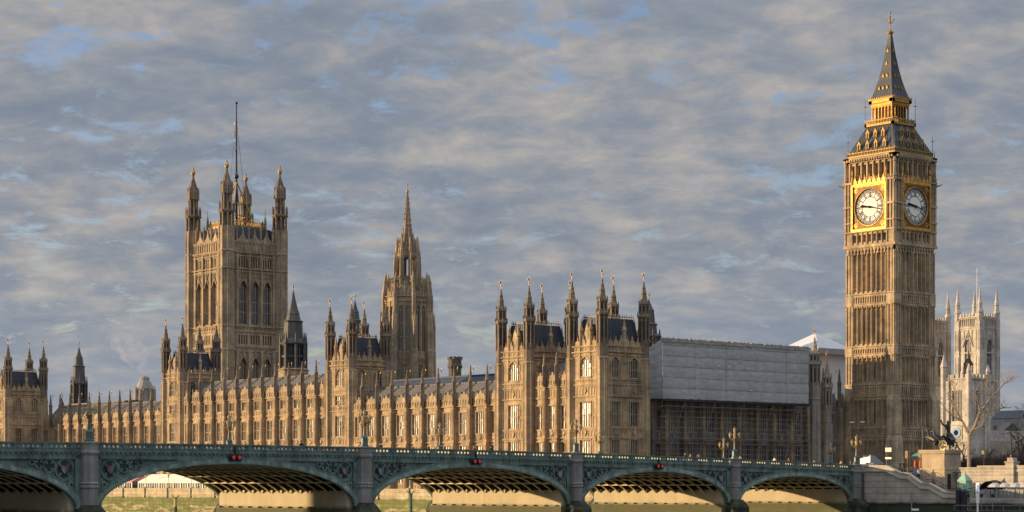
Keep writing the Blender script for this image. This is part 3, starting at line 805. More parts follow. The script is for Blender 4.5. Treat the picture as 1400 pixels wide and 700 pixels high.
def corner_tower(label, xs, ys, dz, base, group, stone='stone'):
    """xs = (east, west) turret axes, ys = (north, south)"""
    xe, xw = xs; yn, ys_ = ys; t = thing('palace_tower', ((xe+xw)/2, (yn+ys_)/2, base), label, 'tower', group)
    fe, fn, fw, fs = FE(xe + .35), FN(yn + .35), FW(xw - .35), FS(ys_ - .35)
    zc, zcr = 31.9 + dz, 34.2 + dz
    wall = MB(); wins = []
    for fr, a, b, cols in ((fe, ys_, yn, 'E'), (fn, -xe, -xw, 'N'), (fw, -yn, -ys_, 'W'), (fs, xw, xe, 'S')):
        a -= .35; b += .35; wall.fr = fr; c = (a+b)/2; ops = []
        rows = [(9.0, 2.6), (11.9, 4.7), (19.0, 4.2), (28.0 + dz, 3.3)] + ([(25.5, 1.9)] if dz > 1 else [])
        us = [c] if cols in 'EW' else [c - 2.25, c + 2.25]
        w = 2.5 if cols in 'EW' else 1.75
        for z, h in rows:
            for u in us:
                hh, rise, zz_ = h, 0.0, z
                if z > 27: 
                    if cols in 'NS': zz_, hh, rise = z - .55, h - .45, .6
                    else: zz_, hh, rise = z - .3, h - .55, .45
                ops.append((u - w/2, u + w/2, zz_, zz_ + hh, rise)); wins.append((fr, u, zz_, w, hh, 4 if w > 2 else 3, rise))
                for sg in (-1, 1):
                    ue = u + sg*(w/2 + .17); wall.box(ue - .10, ue + .10, 0, .17, zz_ - .25, zz_ + hh + .1)
                    ue = u + sg*(w/2 + .55); wall.box(ue - .16, ue + .16, 0, .08, zz_ - .1, zz_ + hh*.42); wall.box(ue - .16, ue + .16, 0, .08, zz_ + hh*.55, zz_ + hh)
                if rise == 0: wall.box(u - w/2 - .3, u + w/2 + .3, 0, .18, zz_ + hh + .08, zz_ + hh + .24)
                else:
                    for sg in (-1, 1): wall.tube((u + sg*(w/2 + .1), .08, zz_ + hh), (u, .08, zz_ + hh + rise + .3), .10, k=4)
        wall.facade(a, b, base, zc, ops, .46)
        k = int((b-a-2.4)/.75)
        for z0, z1 in ((17.1, 18.6), (24.3, 26.2 if dz < 1 else 25.3), (zc - .5, zc - .08)) + (((26.6, 27.2),) if dz < 1 else ((28.0, 28.8),)): panels(wall, a + 1.2, b - 1.2, z0, z1, .0, k)
        for u in us: shieldish(wall, u, 17.85, .7, .08); shieldish(wall, u, 25.1, .6, .08)
        for z, p in ((11.7, .2), (17.0, .2), (18.7, .18), (24.2, .24), (26.25 if dz < 1 else 25.35, .2), (27.1 if dz < 1 else 27.7, .16), (zc - .56, .16), (zc, .34), (zc + 1.0, .28)): wall.box(a, b, -.02, p, z - .08, z + .12)
        wall.box(a, b, -.02, .3, base, base + 1.1)
        # parapet: panelled, with a pierced crest rising in the middle
        wall.facade(a, b, zc, zc + 1.1, [], .3); panels(wall, a + .9, b - .9, zc + .12, zc + .95, .0, k)
        n_ = int((b - a)/1.25); w_ = (b - a)/n_
        for i in range(n_):
            u = a + w_*(i + .5); up = .55*(1 - abs(u - c)/((b-a)/2))
            wall.ext([(u - w_*.48, zc + 1.1), (u + w_*.48, zc + 1.1), (u + w_*.34, zc + 1.6 + up), (u + .14, zc + 1.75 + up), (u, zc + 2.5 + up), (u - .14, zc + 1.75 + up), (u - w_*.34, zc + 1.6 + up)], -.30, -.02)
        for u in ([c - 1.3, c + 1.3] if cols in 'EW' else [c]):                     # tall pinnacled piers in front of the roof
            wall.lathe(u, -.1, [(.36, zc - 2.0), (.36, zc + 3.6), (.48, zc + 3.75), (.48, zc + 3.9), (.22, zc + 4.6), (.26, zc + 4.7), (.05, zc + 6.0)], 8)
        if cols in 'EW':                                                            # gabled dormer of stone between the piers
            wall.ext([(c - .95, zc + 1.1), (c + .95, zc + 1.1), (c + .95, zc + 3.3), (c + .55, zc + 3.9), (c, zc + 5.0), (c - .55, zc + 3.9), (c - .95, zc + 3.3)], -1.3, -.35)
    part('wall', wall, stone, t)
    for fr, u, z, w, h, l, rise in wins: window(t, fr, u, 0, z, w, h, l, (.5,), rise)
    # dark mansard roof with a flat top and iron cresting
    rf = MB(); cx_, cy_ = (xe+xw)/2, (yn+ys_)/2; hx, hy = (xe-xw)/2 - .25, (yn-ys_)/2 - .25; z0, z1 = zc + .2, zc + 5.9
    P = [(cx_-hx, cy_-hy, z0), (cx_+hx, cy_-hy, z0), (cx_+hx, cy_+hy, z0), (cx_-hx, cy_+hy, z0)]
    q = 1.05; hx2, hy2 = hx - q, hy - q
    P += [(cx_-hx2, cy_-hy2, z1), (cx_+hx2, cy_-hy2, z1), (cx_+hx2, cy_+hy2, z1), (cx_-hx2, cy_+hy2, z1)]
    rf.add(P, [(0,1,5,4), (1,2,6,5), (2,3,7,6), (3,0,4,7), (4,5,6,7)])
    for i in range(1, 10):
        for (ax, ay), (bx, by) in (((-1, 1), (1, 1)), ((1, -1), (1, 1))):
            f_ = i/10; x0, y0 = cx_ + hx*(ax + (bx-ax)*f_), cy_ + hy*(ay + (by-ay)*f_); x1, y1 = cx_ + hx2*(ax + (bx-ax)*f_), cy_ + hy2*(ay + (by-ay)*f_)
            rf.tube((x0, y0, z0), (x1, y1, z1), .06, k=4)
    roof = part('roof', rf, 'dark_slate', t)
    cr = MB()
    for (ax, ay), (bx, by) in (((-1, 1), (1, 1)), ((1, -1), (1, 1)), ((-1, -1), (1, -1)), ((-1, -1), (-1, 1))):
        A, B_ = (cx_ + hx2*ax, cy_ + hy2*ay), (cx_ + hx2*bx, cy_ + hy2*by)
        cr.tube((*A, z1 + .35), (*B_, z1 + .35), .07, k=4)
        for i in range(15):
            f_ = i/14; x, y = A[0] + (B_[0]-A[0])*f_, A[1] + (B_[1]-A[1])*f_; cr.tube((x, y, z1), (x, y, z1 + (.95 if i % 2 else .7)), .05, .02, k=4)
    part('cresting', cr, 'iron_tile', roof)
    key = ('T', round(dz, 2), base, stone)
    if key not in WCACHE: WCACHE[key] = turret_data(base, zc + 1.2, 44.6 + dz, 1.0, stone)
    for x in (xe, xw):
        for y in (yn, ys_):
            o = put('turret', WCACHE[key], t, (x, y, 0)); put('vane', VANE_D, o, (x, y, 44.6 + dz))
    return t

G4 = 'square turreted towers of the palace river front'
corner_tower('sunlit turreted palace tower nearest the scaffold, with bright window and gilded vanes', (10, .1), (11.2, 3.45), 0, 5, G4)
corner_tower('sunlit turreted palace tower second from the scaffold, paired with its nearest twin', (10, .1), (-8.1, -15.9), 0, 5, G4)
corner_tower('turreted palace tower halfway along the front, just left of the tall stone spire', (-.4, -9.3), (-76.7, -84.4), 1.9, 7, G4)
corner_tower('turreted palace tower standing in front of the great square flag tower', (-.4, -9.6), (-143.7, -151.2), 1.9, 7, G4)
corner_tower('distant turreted palace tower at the left edge, its near face shaded', (10, .1), (-211.2, -219.0), 0, 5, G4)
wing('three sunlit bays linking the two turreted palace towers nearest the scaffold', FE(9.6), -7.1, 2.4, [-3.9, -.6], 'link', 5, depth=14)
wing('sunlit palace wing between the twin turreted pavilion and the middle turreted tower', FE(0), -75.4, -14.0, [-31.5 - 5.03*k for k in range(9)][::-1] + [-28.3, -23.2, -18.2], 'wing', 7)
wing('tallest middle range of the sunlit river front, one storey higher than its neighbours', FE(0), -142.4, -85.6, [-114.0 + 5.12*k for k in range(-5, 6)], 'centre', 7)
wing('far sunlit palace wing left of the tower before the flag tower', FE(0), -213, -152.4, [-196.6 + 5.03*k for k in range(-3, 9)], 'wing', 7)
# inner blocks behind the front: plain ranges and dark roofs
def block(label, x0, x1, y0, y1, z0, zw, zr, rmat='dark_slate', wmat='stone_grey', along='y', name='roofed_range', crenel=False):
    t = thing(name, ((x0+x1)/2, (y0+y1)/2, z0), label, 'building')
    mb = MB(); mb.box(x0, x1, y0, y1, z0, zw)
    if crenel:
        k = int((y1-y0)/1.4)
        for i in range(k): 
            y = y0 + (i + .25)*(y1-y0)/k; mb.box(x1 - .4, x1 + .002, y, y + .7, zw, zw + .8)
    part('wall', mb, wmat, t)
    mb = MB()
    if along == 'y':
        m_ = (x0+x1)/2; mb.add([(x0 - .3, y0 - .2, zw), (x1 + .3, y0 - .2, zw), (m_, y0 - .2, zr), (x0 - .3, y1 + .2, zw), (x1 + .3, y1 + .2, zw), (m_, y1 + .2, zr)], [(0,1,2), (3,5,4), (1,4,5,2), (0,2,5,3), (0,3,4,1)])
        mb.box(m_ - .12, m_ + .12, y0, y1, zr - .05, zr + .3)
    else:
        m_ = (y0+y1)/2; mb.add([(x0 - .2, y0 - .3, zw), (x0 - .2, y1 + .3, zw), (x0 - .2, m_, zr), (x1 + .2, y0 - .3, zw), (x1 + .2, y1 + .3, zw), (x1 + .2, m_, zr)], [(0,1,2), (3,5,4), (1,4,5,2), (0,2,5,3), (0,3,4,1)])
        mb.box(x0, x1, m_ - .12, m_ + .12, zr - .05, zr + .3)
    part('roof', mb, rmat, t)
    return t
block('inner palace range with a long blue lead roof showing above the wing beside the spire', -32, -21, -128, -40, 10.9, 27.5, 32.0, 'blue_lead')
block('inner range with pale roof and battlements seen past the turreted pavilion', -20, -12, -36, -14, 10.9, 28.0, 30.5, 'slate', 'stone', crenel=True)
block('set back shaded range joining the leftmost turreted tower to the far wing', -26, -12.2, -236, -196, 10.9, 25.0, 30.5, 'dark_slate', 'stone_grey')
block('low range behind the tallest middle section of the front', -30, -16, -196, -132, 10.9, 26.0, 29.0, 'dark_slate', 'stone_grey')
block('range along the north court behind the scaffold', -13, -.6, -13, -.6, 7.2, 24.0, 29.5, 'dark_slate', 'stone_grey')
# ------------------------------------------------------------------ the clock tower
TX, TY = -72.7, 6.4; HW = 6.12
def faces4(cx, cy, h, hy=None):
    hy = h if hy is None else hy
    return (('E', FE(cx + h, cy)), ('N', Frame((cx, cy + hy), (-1, 0), (0, 1))), ('W', Frame((cx - h, cy), (0, -1), (-1, 0))), ('S', Frame((cx, cy - hy), (1, 0), (0, -1))))
ct = thing('clock_tower', (TX, TY, 10.9), 'tall gothic clock tower with gilded dials and a dark tiled spire', 'clock tower')
# shaft: flat clasping corners, seven slim panels per face, five storeys of string courses
mb = MB()
bandz = [(17.9, 20.0), (25.9, 28.7), (34.4, 36.3), (44.4, 46.7)]
for nm, fr in faces4(TX, TY, HW):
    mb.fr = fr; W = HW; pan = 4.25
    for z0, z1 in [(10.9, 17.9), (20.0, 25.9), (28.7, 34.4), (36.3, 44.4), (46.7, 55.0)]:
        ops = []; k = 7; w = 2*pan/k
        for i in range(k):
            c = -pan + w*(i + .5)
            tall = i in (1, 2, 4, 5)
            ops.append((c - w*.27, c + w*.27, z0 + .5, z1 - .8, .45))
        mb.facade(-W, W, z0, z1, ops, .26)
        for i in range(k + 1):
            u = -pan + w*i; mb.box(u - .12, u + .12, 0, .22, z0, z1); mb.box(u - .06, u + .06, .22, .30, z0, z1 - .3)
        for o in ops:                                                       # sunk panel backs: stone, slit lights in some
            mb.quad((o[0] - .1, -.26, o[2] - .1), (o[1] + .1, -.26, o[2] - .1), (o[1] + .1, -.26, o[3] + .6), (o[0] - .1, -.26, o[3] + .6))
            m_ = (o[0] + o[1])/2; mb.box(m_ - .05, m_ + .05, -.26, -.1, o[2], o[3])
    for z0, z1 in bandz:
        mb.quad((-W, 0, z0), (W, 0, z0), (W, 0, z1), (-W, 0, z1))
        panels(mb, -pan, pan, z0 + .35, z1 - .25, .0, 14, .20)
        mb.box(-W - .22, W + .22, -.05, .30, z1 - .12, z1 + .16); mb.box(-W - .16, W + .16, -.05, .22, z0 - .14, z0 + .12)
        for i in range(15):
            u = -pan + 2*pan*i/14; mb.box(u - .10, u + .10, .28, .42, z0 - .5, z0 - .1)
    for sg in (-1, 1):                                                      # corner ribs
        for u0, u1, d in ((4.45, 4.75, .22), (5.15, 5.55, .14), (5.80, 6.15, .22)):
            a, b = sorted((sg*u0, sg*u1)); mb.box(a, b, -.03, d, 10.9, 55.0)
        for z0, z1 in bandz + [(10.9, 12.8)]: a, b = sorted((sg*4.4, sg*6.24)); mb.box(a, b, -.05, .30, z0, z1 - .2)
mb.fr = None
for sx in (-1, 1):
    for sy in (-1, 1):                                                      # spreading feet of the corners
        mb.sq(TX + sx*5.75, TY + sy*5.75, [(1.25, 10.9), (1.22, 17.6), (.95, 18.8)])
        mb.sq(TX + sx*5.75, TY + sy*5.75, [(1.05, 18.8), (1.03, 25.6), (.80, 26.6)])
part('shaft', mb, 'stone_tower', ct)
gl = MB()
for nm, fr in faces4(TX, TY, HW):
    gl.fr = fr; w = 8.5/7
    for z0, z1 in [(20.0, 25.9), (28.7, 34.4), (36.3, 44.4), (46.7, 55.0)]:
        for i in (2, 4) if nm == 'N' else (2, 4):
            c = -4.25 + w*(i + .5)
            for dx in (-.2, .2): gl.quad((c + dx - .11, -.245, z0 + 1.2), (c + dx + .11, -.245, z0 + 1.2), (c + dx + .11, -.245, z1 - 1.3), (c + dx - .11, -.245, z1 - 1.3))
part('slit_window', gl, 'glass', ct)
# corbelled arcade and clock stage
HS = 6.30
st = MB()
for nm, fr in faces4(TX, TY, HS):
    st.fr = fr
    k = 14
    for i in range(k):                                                      # corbel arches
        u = -5.9 + 11.8*(i + .5)/k; st.box(u - .14, u + .14, -.40, .10, 54.6, 55.9)
        st.ext([(u - .42, 55.9), (u + .42, 55.9), (u + .2, 55.2), (u - .2, 55.2)], -.35, .06)
    st.box(-HS - .25, HS + .25, -.6, .30, 55.9, 56.5)
    st.facade(-HS, HS, 56.5, 59.0, [(-4.4 + 1.26*i + .2, -4.4 + 1.26*i + 1.06, 57.0, 58.1, .4) for i in range(7)], .5)
    for i in range(8): u = -4.4 + 1.26*i; st.box(u - .15, u + .15, 0, .22, 56.5, 59.0)
    st.quad((-4.4, -.5, 56.9), (4.5, -.5, 56.9), (4.5, -.5, 58.7), (-4.4, -.5, 58.7))
    st.box(-HS - .1, HS + .1, -.1, .32, 58.95, 59.25)
    for sg in (-1, 1):                                                      # stone flanks of the dial
        a, b = sorted((sg*4.25, sg*HS)); st.quad((a, 0, 59.25), (b, 0, 59.25), (b, 0, 69.0), (a, 0, 69.0))
        for u0, u1, d in ((4.3, 4.65, .30), (5.2, 5.5, .2), (5.9, 6.34, .26)):
            a, b = sorted((sg*u0, sg*u1)); st.box(a, b, -.03, d, 59.25, 69.0)
        a, b = sorted((sg*4.2, sg*6.42)); st.box(a, b, -.05, .40, 64.0, 64.35); st.box(a, b, -.05, .42, 68.7, 69.1); st.box(a, b, -.05, .4, 60.8, 61.1)
    # belfry arcade above the dial
    st.facade(-HS + .35, HS - .35, 69.0, 73.2, [(-5.2 + 1.49*i + .24, -5.2 + 1.49*i + 1.25, 69.9, 71.7, .75) for i in range(7)], .8, -.35)
    for i in range(8): u = -5.2 + 1.49*i; st.box(u - .16, u + .16, -.35, .0, 69.2, 72.9); st.lathe(u, -.1, [(.15, 72.2), (.04, 73.0)], 4)
    st.box(-HS, HS, -.9, .0, 68.9, 69.3)
    for q, p in ((72.9, .0), (73.25, .14), (73.6, .28)): st.box(-HS - p, HS + p, -1.2, p, q, q + .35)
    for i in range(20): u = -6.3 + 12.6*(i + .5)/20; st.box(u - .14, u + .14, .3, .62, 73.1, 73.55)
st.fr = None
for sx in (-1, 1):
    for sy in (-1, 1):                                                      # corner pinnacles and gargoyles
        x, y = TX + sx*(HS + .10), TY + sy*(HS + .10)
        st.lathe(x - sx*.22, y - sy*.22, [(.38, 56), (.38, 69.2), (.5, 69.5), (.34, 70.1), (.30, 72.2), (.42, 72.4), (.10, 74.2), (.04, 75.4)], 8)
        st.tube((x, y, 68.3), (x + sx*.9, y + sy*.9, 68.7), .24, .10, 5)
part('clock_stage', st, 'stone_tower', ct)
dk = MB(); dk.box(TX - HS + 1.0, TX + HS - 1.0, TY - HS + 1.0, TY + HS - 1.0, 55, 73)
part('belfry_core', dk, 'black', ct)
# gilded dial on every side
mat('lattice', (.42, .41, .39), .9, spec=.05)
ROM = ['XII', 'I', 'II', 'III', 'IV', 'V', 'VI', 'VII', 'VIII', 'IX', 'X', 'XI']
ZD, RD = 63.85, 3.62
def dial():
    g = MB(LOCAL); g.mi = 1                                                 # square gilt surround with sunk dial
    k = 40; S = 4.22
    ring = [(RD*1.06*math.cos(2*math.pi*i/k), ZD + RD*1.06*math.sin(2*math.pi*i/k)) for i in range(k)]
    def sqp(a):
        c, s = math.cos(a), math.sin(a); m_ = S/max(abs(c), abs(s)); return (c*m_, ZD + .1 + s*m_*1.03)
    outer = [sqp(2*math.pi*i/k) for i in range(k)]
    for i in range(k):
        a, b = i, (i+1) % k
        g.quad((outer[a][0], .06, outer[a][1]), (outer[b][0], .06, outer[b][1]), (ring[b][0], .06, ring[b][1]), (ring[a][0], .06, ring[a][1]))
        g.quad((ring[a][0], .06, ring[a][1]), (ring[b][0], .06, ring[b][1]), (ring[b][0], -.25, ring[b][1]), (ring[a][0], -.25, ring[a][1]))
    g.mi = 0
    for i in range(40):
        a, b = 2*math.pi*i/40, 2*math.pi*(i+1)/40; g.tube((RD*1.03*math.cos(a), .08, ZD + RD*1.03*math.sin(a)), (RD*1.03*math.cos(b), .08, ZD + RD*1.03*math.sin(b)), .13, k=5)
    for q in (-S, S): g.box(q - .16, q + .16, .0, .34, ZD - S*1.03, ZD + S*1.10)
    for i in range(20):
        for q in (-S - .0, S + .0): z = ZD - S + .43*i; g.box(q - .22, q + .22, .2, .42, z, z + .2)
    g.box(-S, S, .0, .34, ZD + S*1.02, ZD + S*1.12); g.box(-S - .2, S + .2, .0, .40, ZD - S*1.12, ZD - S*1.0)
    for sx in (-1, 1):                                                      # scrollwork of the four corners
        for sz in (-1, 1):
            for r_, d in ((.42, 0), (.26, .55), (.26, -.55)):
                u, z = sx*(3.35 + abs(d)*.0 + (d if d > 0 else 0)*.55), ZD + sz*(3.42 + (-d if d < 0 else 0)*.55)
                for i in range(10):
                    a, b = 2*math.pi*i/10, 2*math.pi*(i+1)/10
                    g.tube((u + r_*math.cos(a), .08, z + r_*math.sin(a)), (u + r_*math.cos(b), .08, z + r_*math.sin(b)), .075, k=4)
    for i in range(7):                                                      # gilt gablets over the dial
        u = -3.6 + 1.2*i; g.ext([(u - .55, 68.4), (u + .55, 68.4), (u + .35, 69.2), (u + .08, 69.5), (u, 70.4), (u - .08, 69.5), (u - .35, 69.2)], -.05, .14)
        g.ext([(u - .30, 68.45), (u + .30, 68.45), (u, 69.1)], .14, .20)
    g.box(-4.3, 4.3, 0, .22, 68.15, 68.45); g.box(-4.2, 4.2, 0, .12, 67.95, 68.15)
    for sx in (-1, 1): g.lathe(sx*4.28, .16, [(.24, 68.4), (.24, 69.8), (.1, 70.3), (.2, 70.6), (.2, 70.9), (.03, 71.5)], 6)
    d = MB(LOCAL)                                                           # opal glass face
    d.quad(*[(RD*math.cos(2*math.pi*i/48), -.12, ZD + RD*math.sin(2*math.pi*i/48)) for i in range(48)])
    n = MB(LOCAL)
    def ringm(r0, r1, nn, m_=60):
        for i in range(m_):
            a, b = 2*math.pi*i/m_, 2*math.pi*(i+1)/m_
            n.quad((r0*math.cos(a), nn, ZD + r0*math.sin(a)), (r0*math.cos(b), nn, ZD + r0*math.sin(b)), (r1*math.cos(b), nn, ZD + r1*math.sin(b)), (r1*math.cos(a), nn, ZD + r1*math.sin(a)))
    n.mi = 1; ringm(2.86, 3.56, -.110); n.mi = 0
    ringm(3.48, 3.58, -.10); ringm(2.84, 2.92, -.10); ringm(1.90, 2.0, -.10)
    for i in range(60):
        a = math.pi/2 - 2*math.pi*i/60; c, s = math.cos(a), math.sin(a); w = .055 if i % 5 else .11
        n.quad(*[(c*r - s*o, -.10, ZD + s*r + c*o) for r, o in ((3.05, -w), (3.5, -w), (3.5, w), (3.05, w))])
    for i in range(12):                                                     # spokes between the numerals' cells
        a = math.pi/2 - 2*math.pi*(i + .5)/12; c, s = math.cos(a), math.sin(a)
        n.quad(*[(c*r - s*o, -.10, ZD + s*r + c*o) for r, o in ((1.95, -.03), (3.5, -.03), (3.5, .03), (1.95, .03))])
    def stroke(i, p, q, w):
        a = math.pi/2 - 2*math.pi*i/12; c, s = math.cos(a), math.sin(a)     # up = outwards; right = clockwise
        def T(x, y): r = 1.98 + y*.90; return (c*r + s*x, s*r - c*x)
        (x0, y0), (x1, y1) = T(*p), T(*q); l = math.hypot(x1-x0, y1-y0); ox, oy = -(y1-y0)/l*w/2, (x1-x0)/l*w/2
        n.quad((x0 - ox, -.095, ZD + y0 - oy), (x1 - ox, -.095, ZD + y1 - oy), (x1 + ox, -.095, ZD + y1 + oy), (x0 + ox, -.095, ZD + y0 + oy))
    for i, r_ in enumerate(ROM):
        ws = {'I': .20, 'V': .40, 'X': .40}; tot = sum(ws[ch] for ch in r_); sc = min(1.0, .95/tot); x = -tot*sc/2
        for ch in r_:
            w = ws[ch]*sc
            if ch == 'I': stroke(i, (x + w/2, 0), (x + w/2, 1), .125)
            elif ch == 'V': stroke(i, (x + .04, 1), (x + w/2, 0), .14); stroke(i, (x + w - .04, 1), (x + w/2, 0), .06)
            else: stroke(i, (x + .04, 1), (x + w - .04, 0), .14); stroke(i, (x + w - .04, 1), (x + .04, 0), .06)
            x += w
    h = MB(LOCAL)
    def hand(ang, L_, w, back, nn, blob):
        a = math.pi/2 - ang; c, s = math.cos(a), math.sin(a)
        def pt(r, o): return (c*r - s*o, s*r + c*o)
        pl = [pt(-back, -w*.9), pt(L_*.55, -w*(1.25 if blob else .7)), pt(L_*.72, -w*(1.7 if blob else .55)), pt(L_, 0), pt(L_*.72, w*(1.7 if blob else .55)), pt(L_*.55, w*(1.25 if blob else .7)), pt(-back, w*.9)]
        h.ext([(u, ZD + z) for u, z in pl][::-1], nn, nn + .08)
    hand(2*math.pi*(9 + 17/60)/12, 2.5, .17, .7, .02, True)
    hand(2*math.pi*17.2/60, 3.4, .14, .95, .13, False)
    h.tube((0, -.1, ZD), (0, .24, ZD), .26, .22, 12)
    return [('dial_surround', g.data('dial_surround', ['gold', 'gold_back'])), ('dial_face', d.data('dial_face', 'opal')), ('numerals', n.data('numerals', ['numeral', 'lattice'])), ('hands', h.data('hands', 'numeral'))]
DL = dial()
for nm, fr in faces4(TX, TY, HS):
    sr = put('clock_dial', DL[0][1], ct, fr(0, .02, 0), fr.rot())
    for nme, me in DL[1:]: put(nme, me, sr)
    bk = None
bkm = MB()
for nm, fr in faces4(TX, TY, HS):
    bkm.fr = fr; bkm.quad((-4.3, -.26, 59.2), (4.3, -.26, 59.2), (4.3, -.26, 69), (-4.3, -.26, 69))
part('dial_backing', bkm, 'stone_tower', ct)
# lower roof with gilt dormers, lantern, spire
rf = MB()
rf.sq(TX, TY, [(5.95, 74.3), (5.75, 74.9), (5.05, 76.4), (4.2, 78.2), (3.55, 79.6), (3.25, 80.4)])
for nm, fr in faces4(TX, TY, 0):
    rf.fr = fr
    pr = [(5.95, 74.3), (5.75, 74.9), (5.05, 76.4), (4.2, 78.2), (3.55, 79.6), (3.25, 80.4)]
    for i in range(13):
        q = -1 + 2*i/12
        for (a, z0), (b, z1) in zip(pr, pr[1:]): rf.tube((q*a, a + .03, z0), (q*b, b + .03, z1), .06, k=4, caps=False)
rf.fr = None
part('lower_roof', rf, 'iron_tile', ct)
gd = MB()
for nm, fr in faces4(TX, TY, 0):
    gd.fr = fr
    gd.box(-6.0, 6.0, 5.75, 6.05, 74.1, 74.35); gd.box(-6.0, 6.0, 5.85, 6.0, 74.9, 75.02)
    for i in range(31): u = -5.9 + 11.8*i/30; gd.box(u - .05, u + .05, 5.86, 5.98, 74.3, 75.15 if i % 3 else 75.4)
part('gallery_rail', gd, 'gold_dull', ct)
dm = MB(LOCAL); dm.box(-.34, .34, -.9, .12, 0, 1.0); dm.ext([(-.5, .95), (.5, .95), (.1, 1.7), (0, 2.1), (-.1, 1.7)], -.9, .16); dm.mi = 1; dm.ext([(-.2, .1), (.2, .1), (.2, .8), (0, 1.15), (-.2, .8)], .16, .17)
dmd = dm.data('dormer', ['gold_dull', 'black'])
dmg = MB(LOCAL); dmg.ext([(-.36, 0), (-.2, 0), (-.2, .85), (0, 1.25), (.2, .85), (.2, 0), (.36, 0), (.36, .9), (.5, .95), (.08, 1.65), (0, 2.0), (-.08, 1.65), (-.5, .95), (-.36, .9)][::-1], -.3, .16)
dmg.mi = 1; dmg.box(-.2, .2, -.3, .02, 0, 1.2)
dmd = dmg.data('dormer', ['gold_dull', 'black'])
for nm, fr in faces4(TX, TY, 0):
    for z, n_, k, sp in ((75.5, 5.62, 4, 2.15), (77.8, 4.50, 3, 1.95)):
        for i in range(k): put('dormer', dmd, ct, fr((i - (k-1)/2)*sp, n_, z), fr.rot())
ln = MB(); gy = MB(); g2 = MB(); core = MB()
for nm, fr in faces4(TX, TY, 0):
    ln.fr = fr; gy.fr = fr
    gy.box(-3.6, 3.6, 3.1, 3.6, 80.3, 80.75); gy.box(-3.55, 3.55, 3.42, 3.55, 81.4, 81.55)
    for i in range(19): u = -3.5 + 7*i/18; gy.box(u - .06, u + .06, 3.43, 3.54, 80.75, 81.75 if i % 3 == 0 else 81.4)
    for i in range(7): u = -2.45 + 4.9*i/6; ln.box(u - .10, u + .10, 2.4, 2.66, 80.75, 84.3)
    for i in range(6):
        a, b = -2.45 + 4.9*i/6 + .10, -2.45 + 4.9*(i+1)/6 - .10; m_ = (a+b)/2
        ln.ext([(a, 84.3), (a, 83.8), (m_, 84.25)], 2.36, 2.6); ln.ext([(b, 84.3), (m_, 84.25), (b, 83.8)], 2.36, 2.6)
    ln.box(-2.66, 2.66, 2.2, 2.72, 84.3, 84.9); ln.box(-3.0, 3.0, 2.2, 3.0, 84.9, 85.5)
    g2.fr = fr; g2.box(-3.05, 3.05, 2.85, 3.08, 85.5, 85.75)
    for i in range(13): u = -2.9 + 5.8*i/12; g2.box(u - .09, u + .09, 2.9, 3.05, 85.75, 86.05)
part('lantern', ln, 'gold_aged', ct); part('lantern_gallery', gy, 'gold_dull', ct); part('spire_gallery', g2, 'gold_dull', ct)
core.box(TX - 2.1, TX + 2.1, TY - 2.1, TY + 2.1, 80, 85); part('lantern_core', core, mat('lantern_dark', (.06, .022, .012), .8), ct)
SP = [(2.72, 85.6), (2.62, 86.0), (2.12, 87.6), (1.62, 89.6), (1.18, 91.9), (.80, 94.3), (.50, 96.6), (.26, 98.9)]
sp = MB(); sp.sq(TX, TY, SP)
for nm, fr in faces4(TX, TY, 0):
    sp.fr = fr
    for i in range(9):
        q = -1 + 2*i/8
        for (a, z0), (b, z1) in zip(SP[1:], SP[2:]): sp.tube((q*a, a + .01, z0), (q*b, b + .01, z1), .05, k=4, caps=False)
part('spire', sp, 'iron_tile', ct)
sm = MB(LOCAL); sm.ext([(-.2, 0), (.2, 0), (.2, .3), (0, .75), (-.2, .3)], -.35, .14)
smd = sm.data('spire_dormer', 'gold_dull')
for nm, fr in faces4(TX, TY, 0):
    for z, n_, k, sp_ in ((87.6, 2.12, 3, 1.0), (90.1, 1.50, 2, .95), (92.6, 1.05, 1, 0), (95.2, .68, 1, 0)):
        for i in range(k): put('spire_dormer', smd, ct, fr((i - (k-1)/2)*sp_, n_, z), fr.rot())
fn = MB()
fn.lathe(TX, TY, [(.25, 98.7), (.62, 99.0), (.70, 99.25), (.55, 99.5), (.2, 99.7), (.10, 100.0), (.07, 103.4)], 10)
fn.ball((TX, TY, 103.2), .22)
for a in range(4):
    c, s = math.cos(a*math.pi/2 + .5), math.sin(a*math.pi/2 + .5)
    fn.path([(TX, TY, 101.0), (TX + .55*c, TY + .55*s, 101.3), (TX + .75*c, TY + .75*s, 101.7)], .06, 4); fn.path([(TX + .1*c, TY + .1*s, 101.2), (TX + .4*c, TY + .4*s, 102.1), (TX, TY, 102.6)], .05, 4)
    fn.ball((TX + .78*c, TY + .78*s, 101.8), .12, 6, 4)
part('finial', fn, 'gold_dull', ct)
for sx in (-1, 1):                                                          # iron crosses on the roof corners
    for sy in (-1, 1):
        for h_, r_, z, l in ((5.9, .05, 74.3, 4.2), (3.5, .045, 80.5, 5.4)):
            x, y = TX + sx*h_, TY + sy*h_; q = MB(); q.tube((x, y, z), (x, y, z + l), r_*1.3, r_*.6, 5)
            q.tube((x - .35, y + .3, z + l*.72), (x + .35, y - .3, z + l*.72), .04, k=4); q.ball((x, y, z + l*.72), .16, 6, 4); q.ball((x, y, z + .4), .22, 6, 4)
            part('corner_cross', q, 'iron_tile', ct)

mat('stone_old2', (.335, .242, .148), .88, var=.26, vscale=.30, streak=.36, blocks=.12, grain=.14, bump=.6, col2=(.21, .165, .108), c2scale=.14)
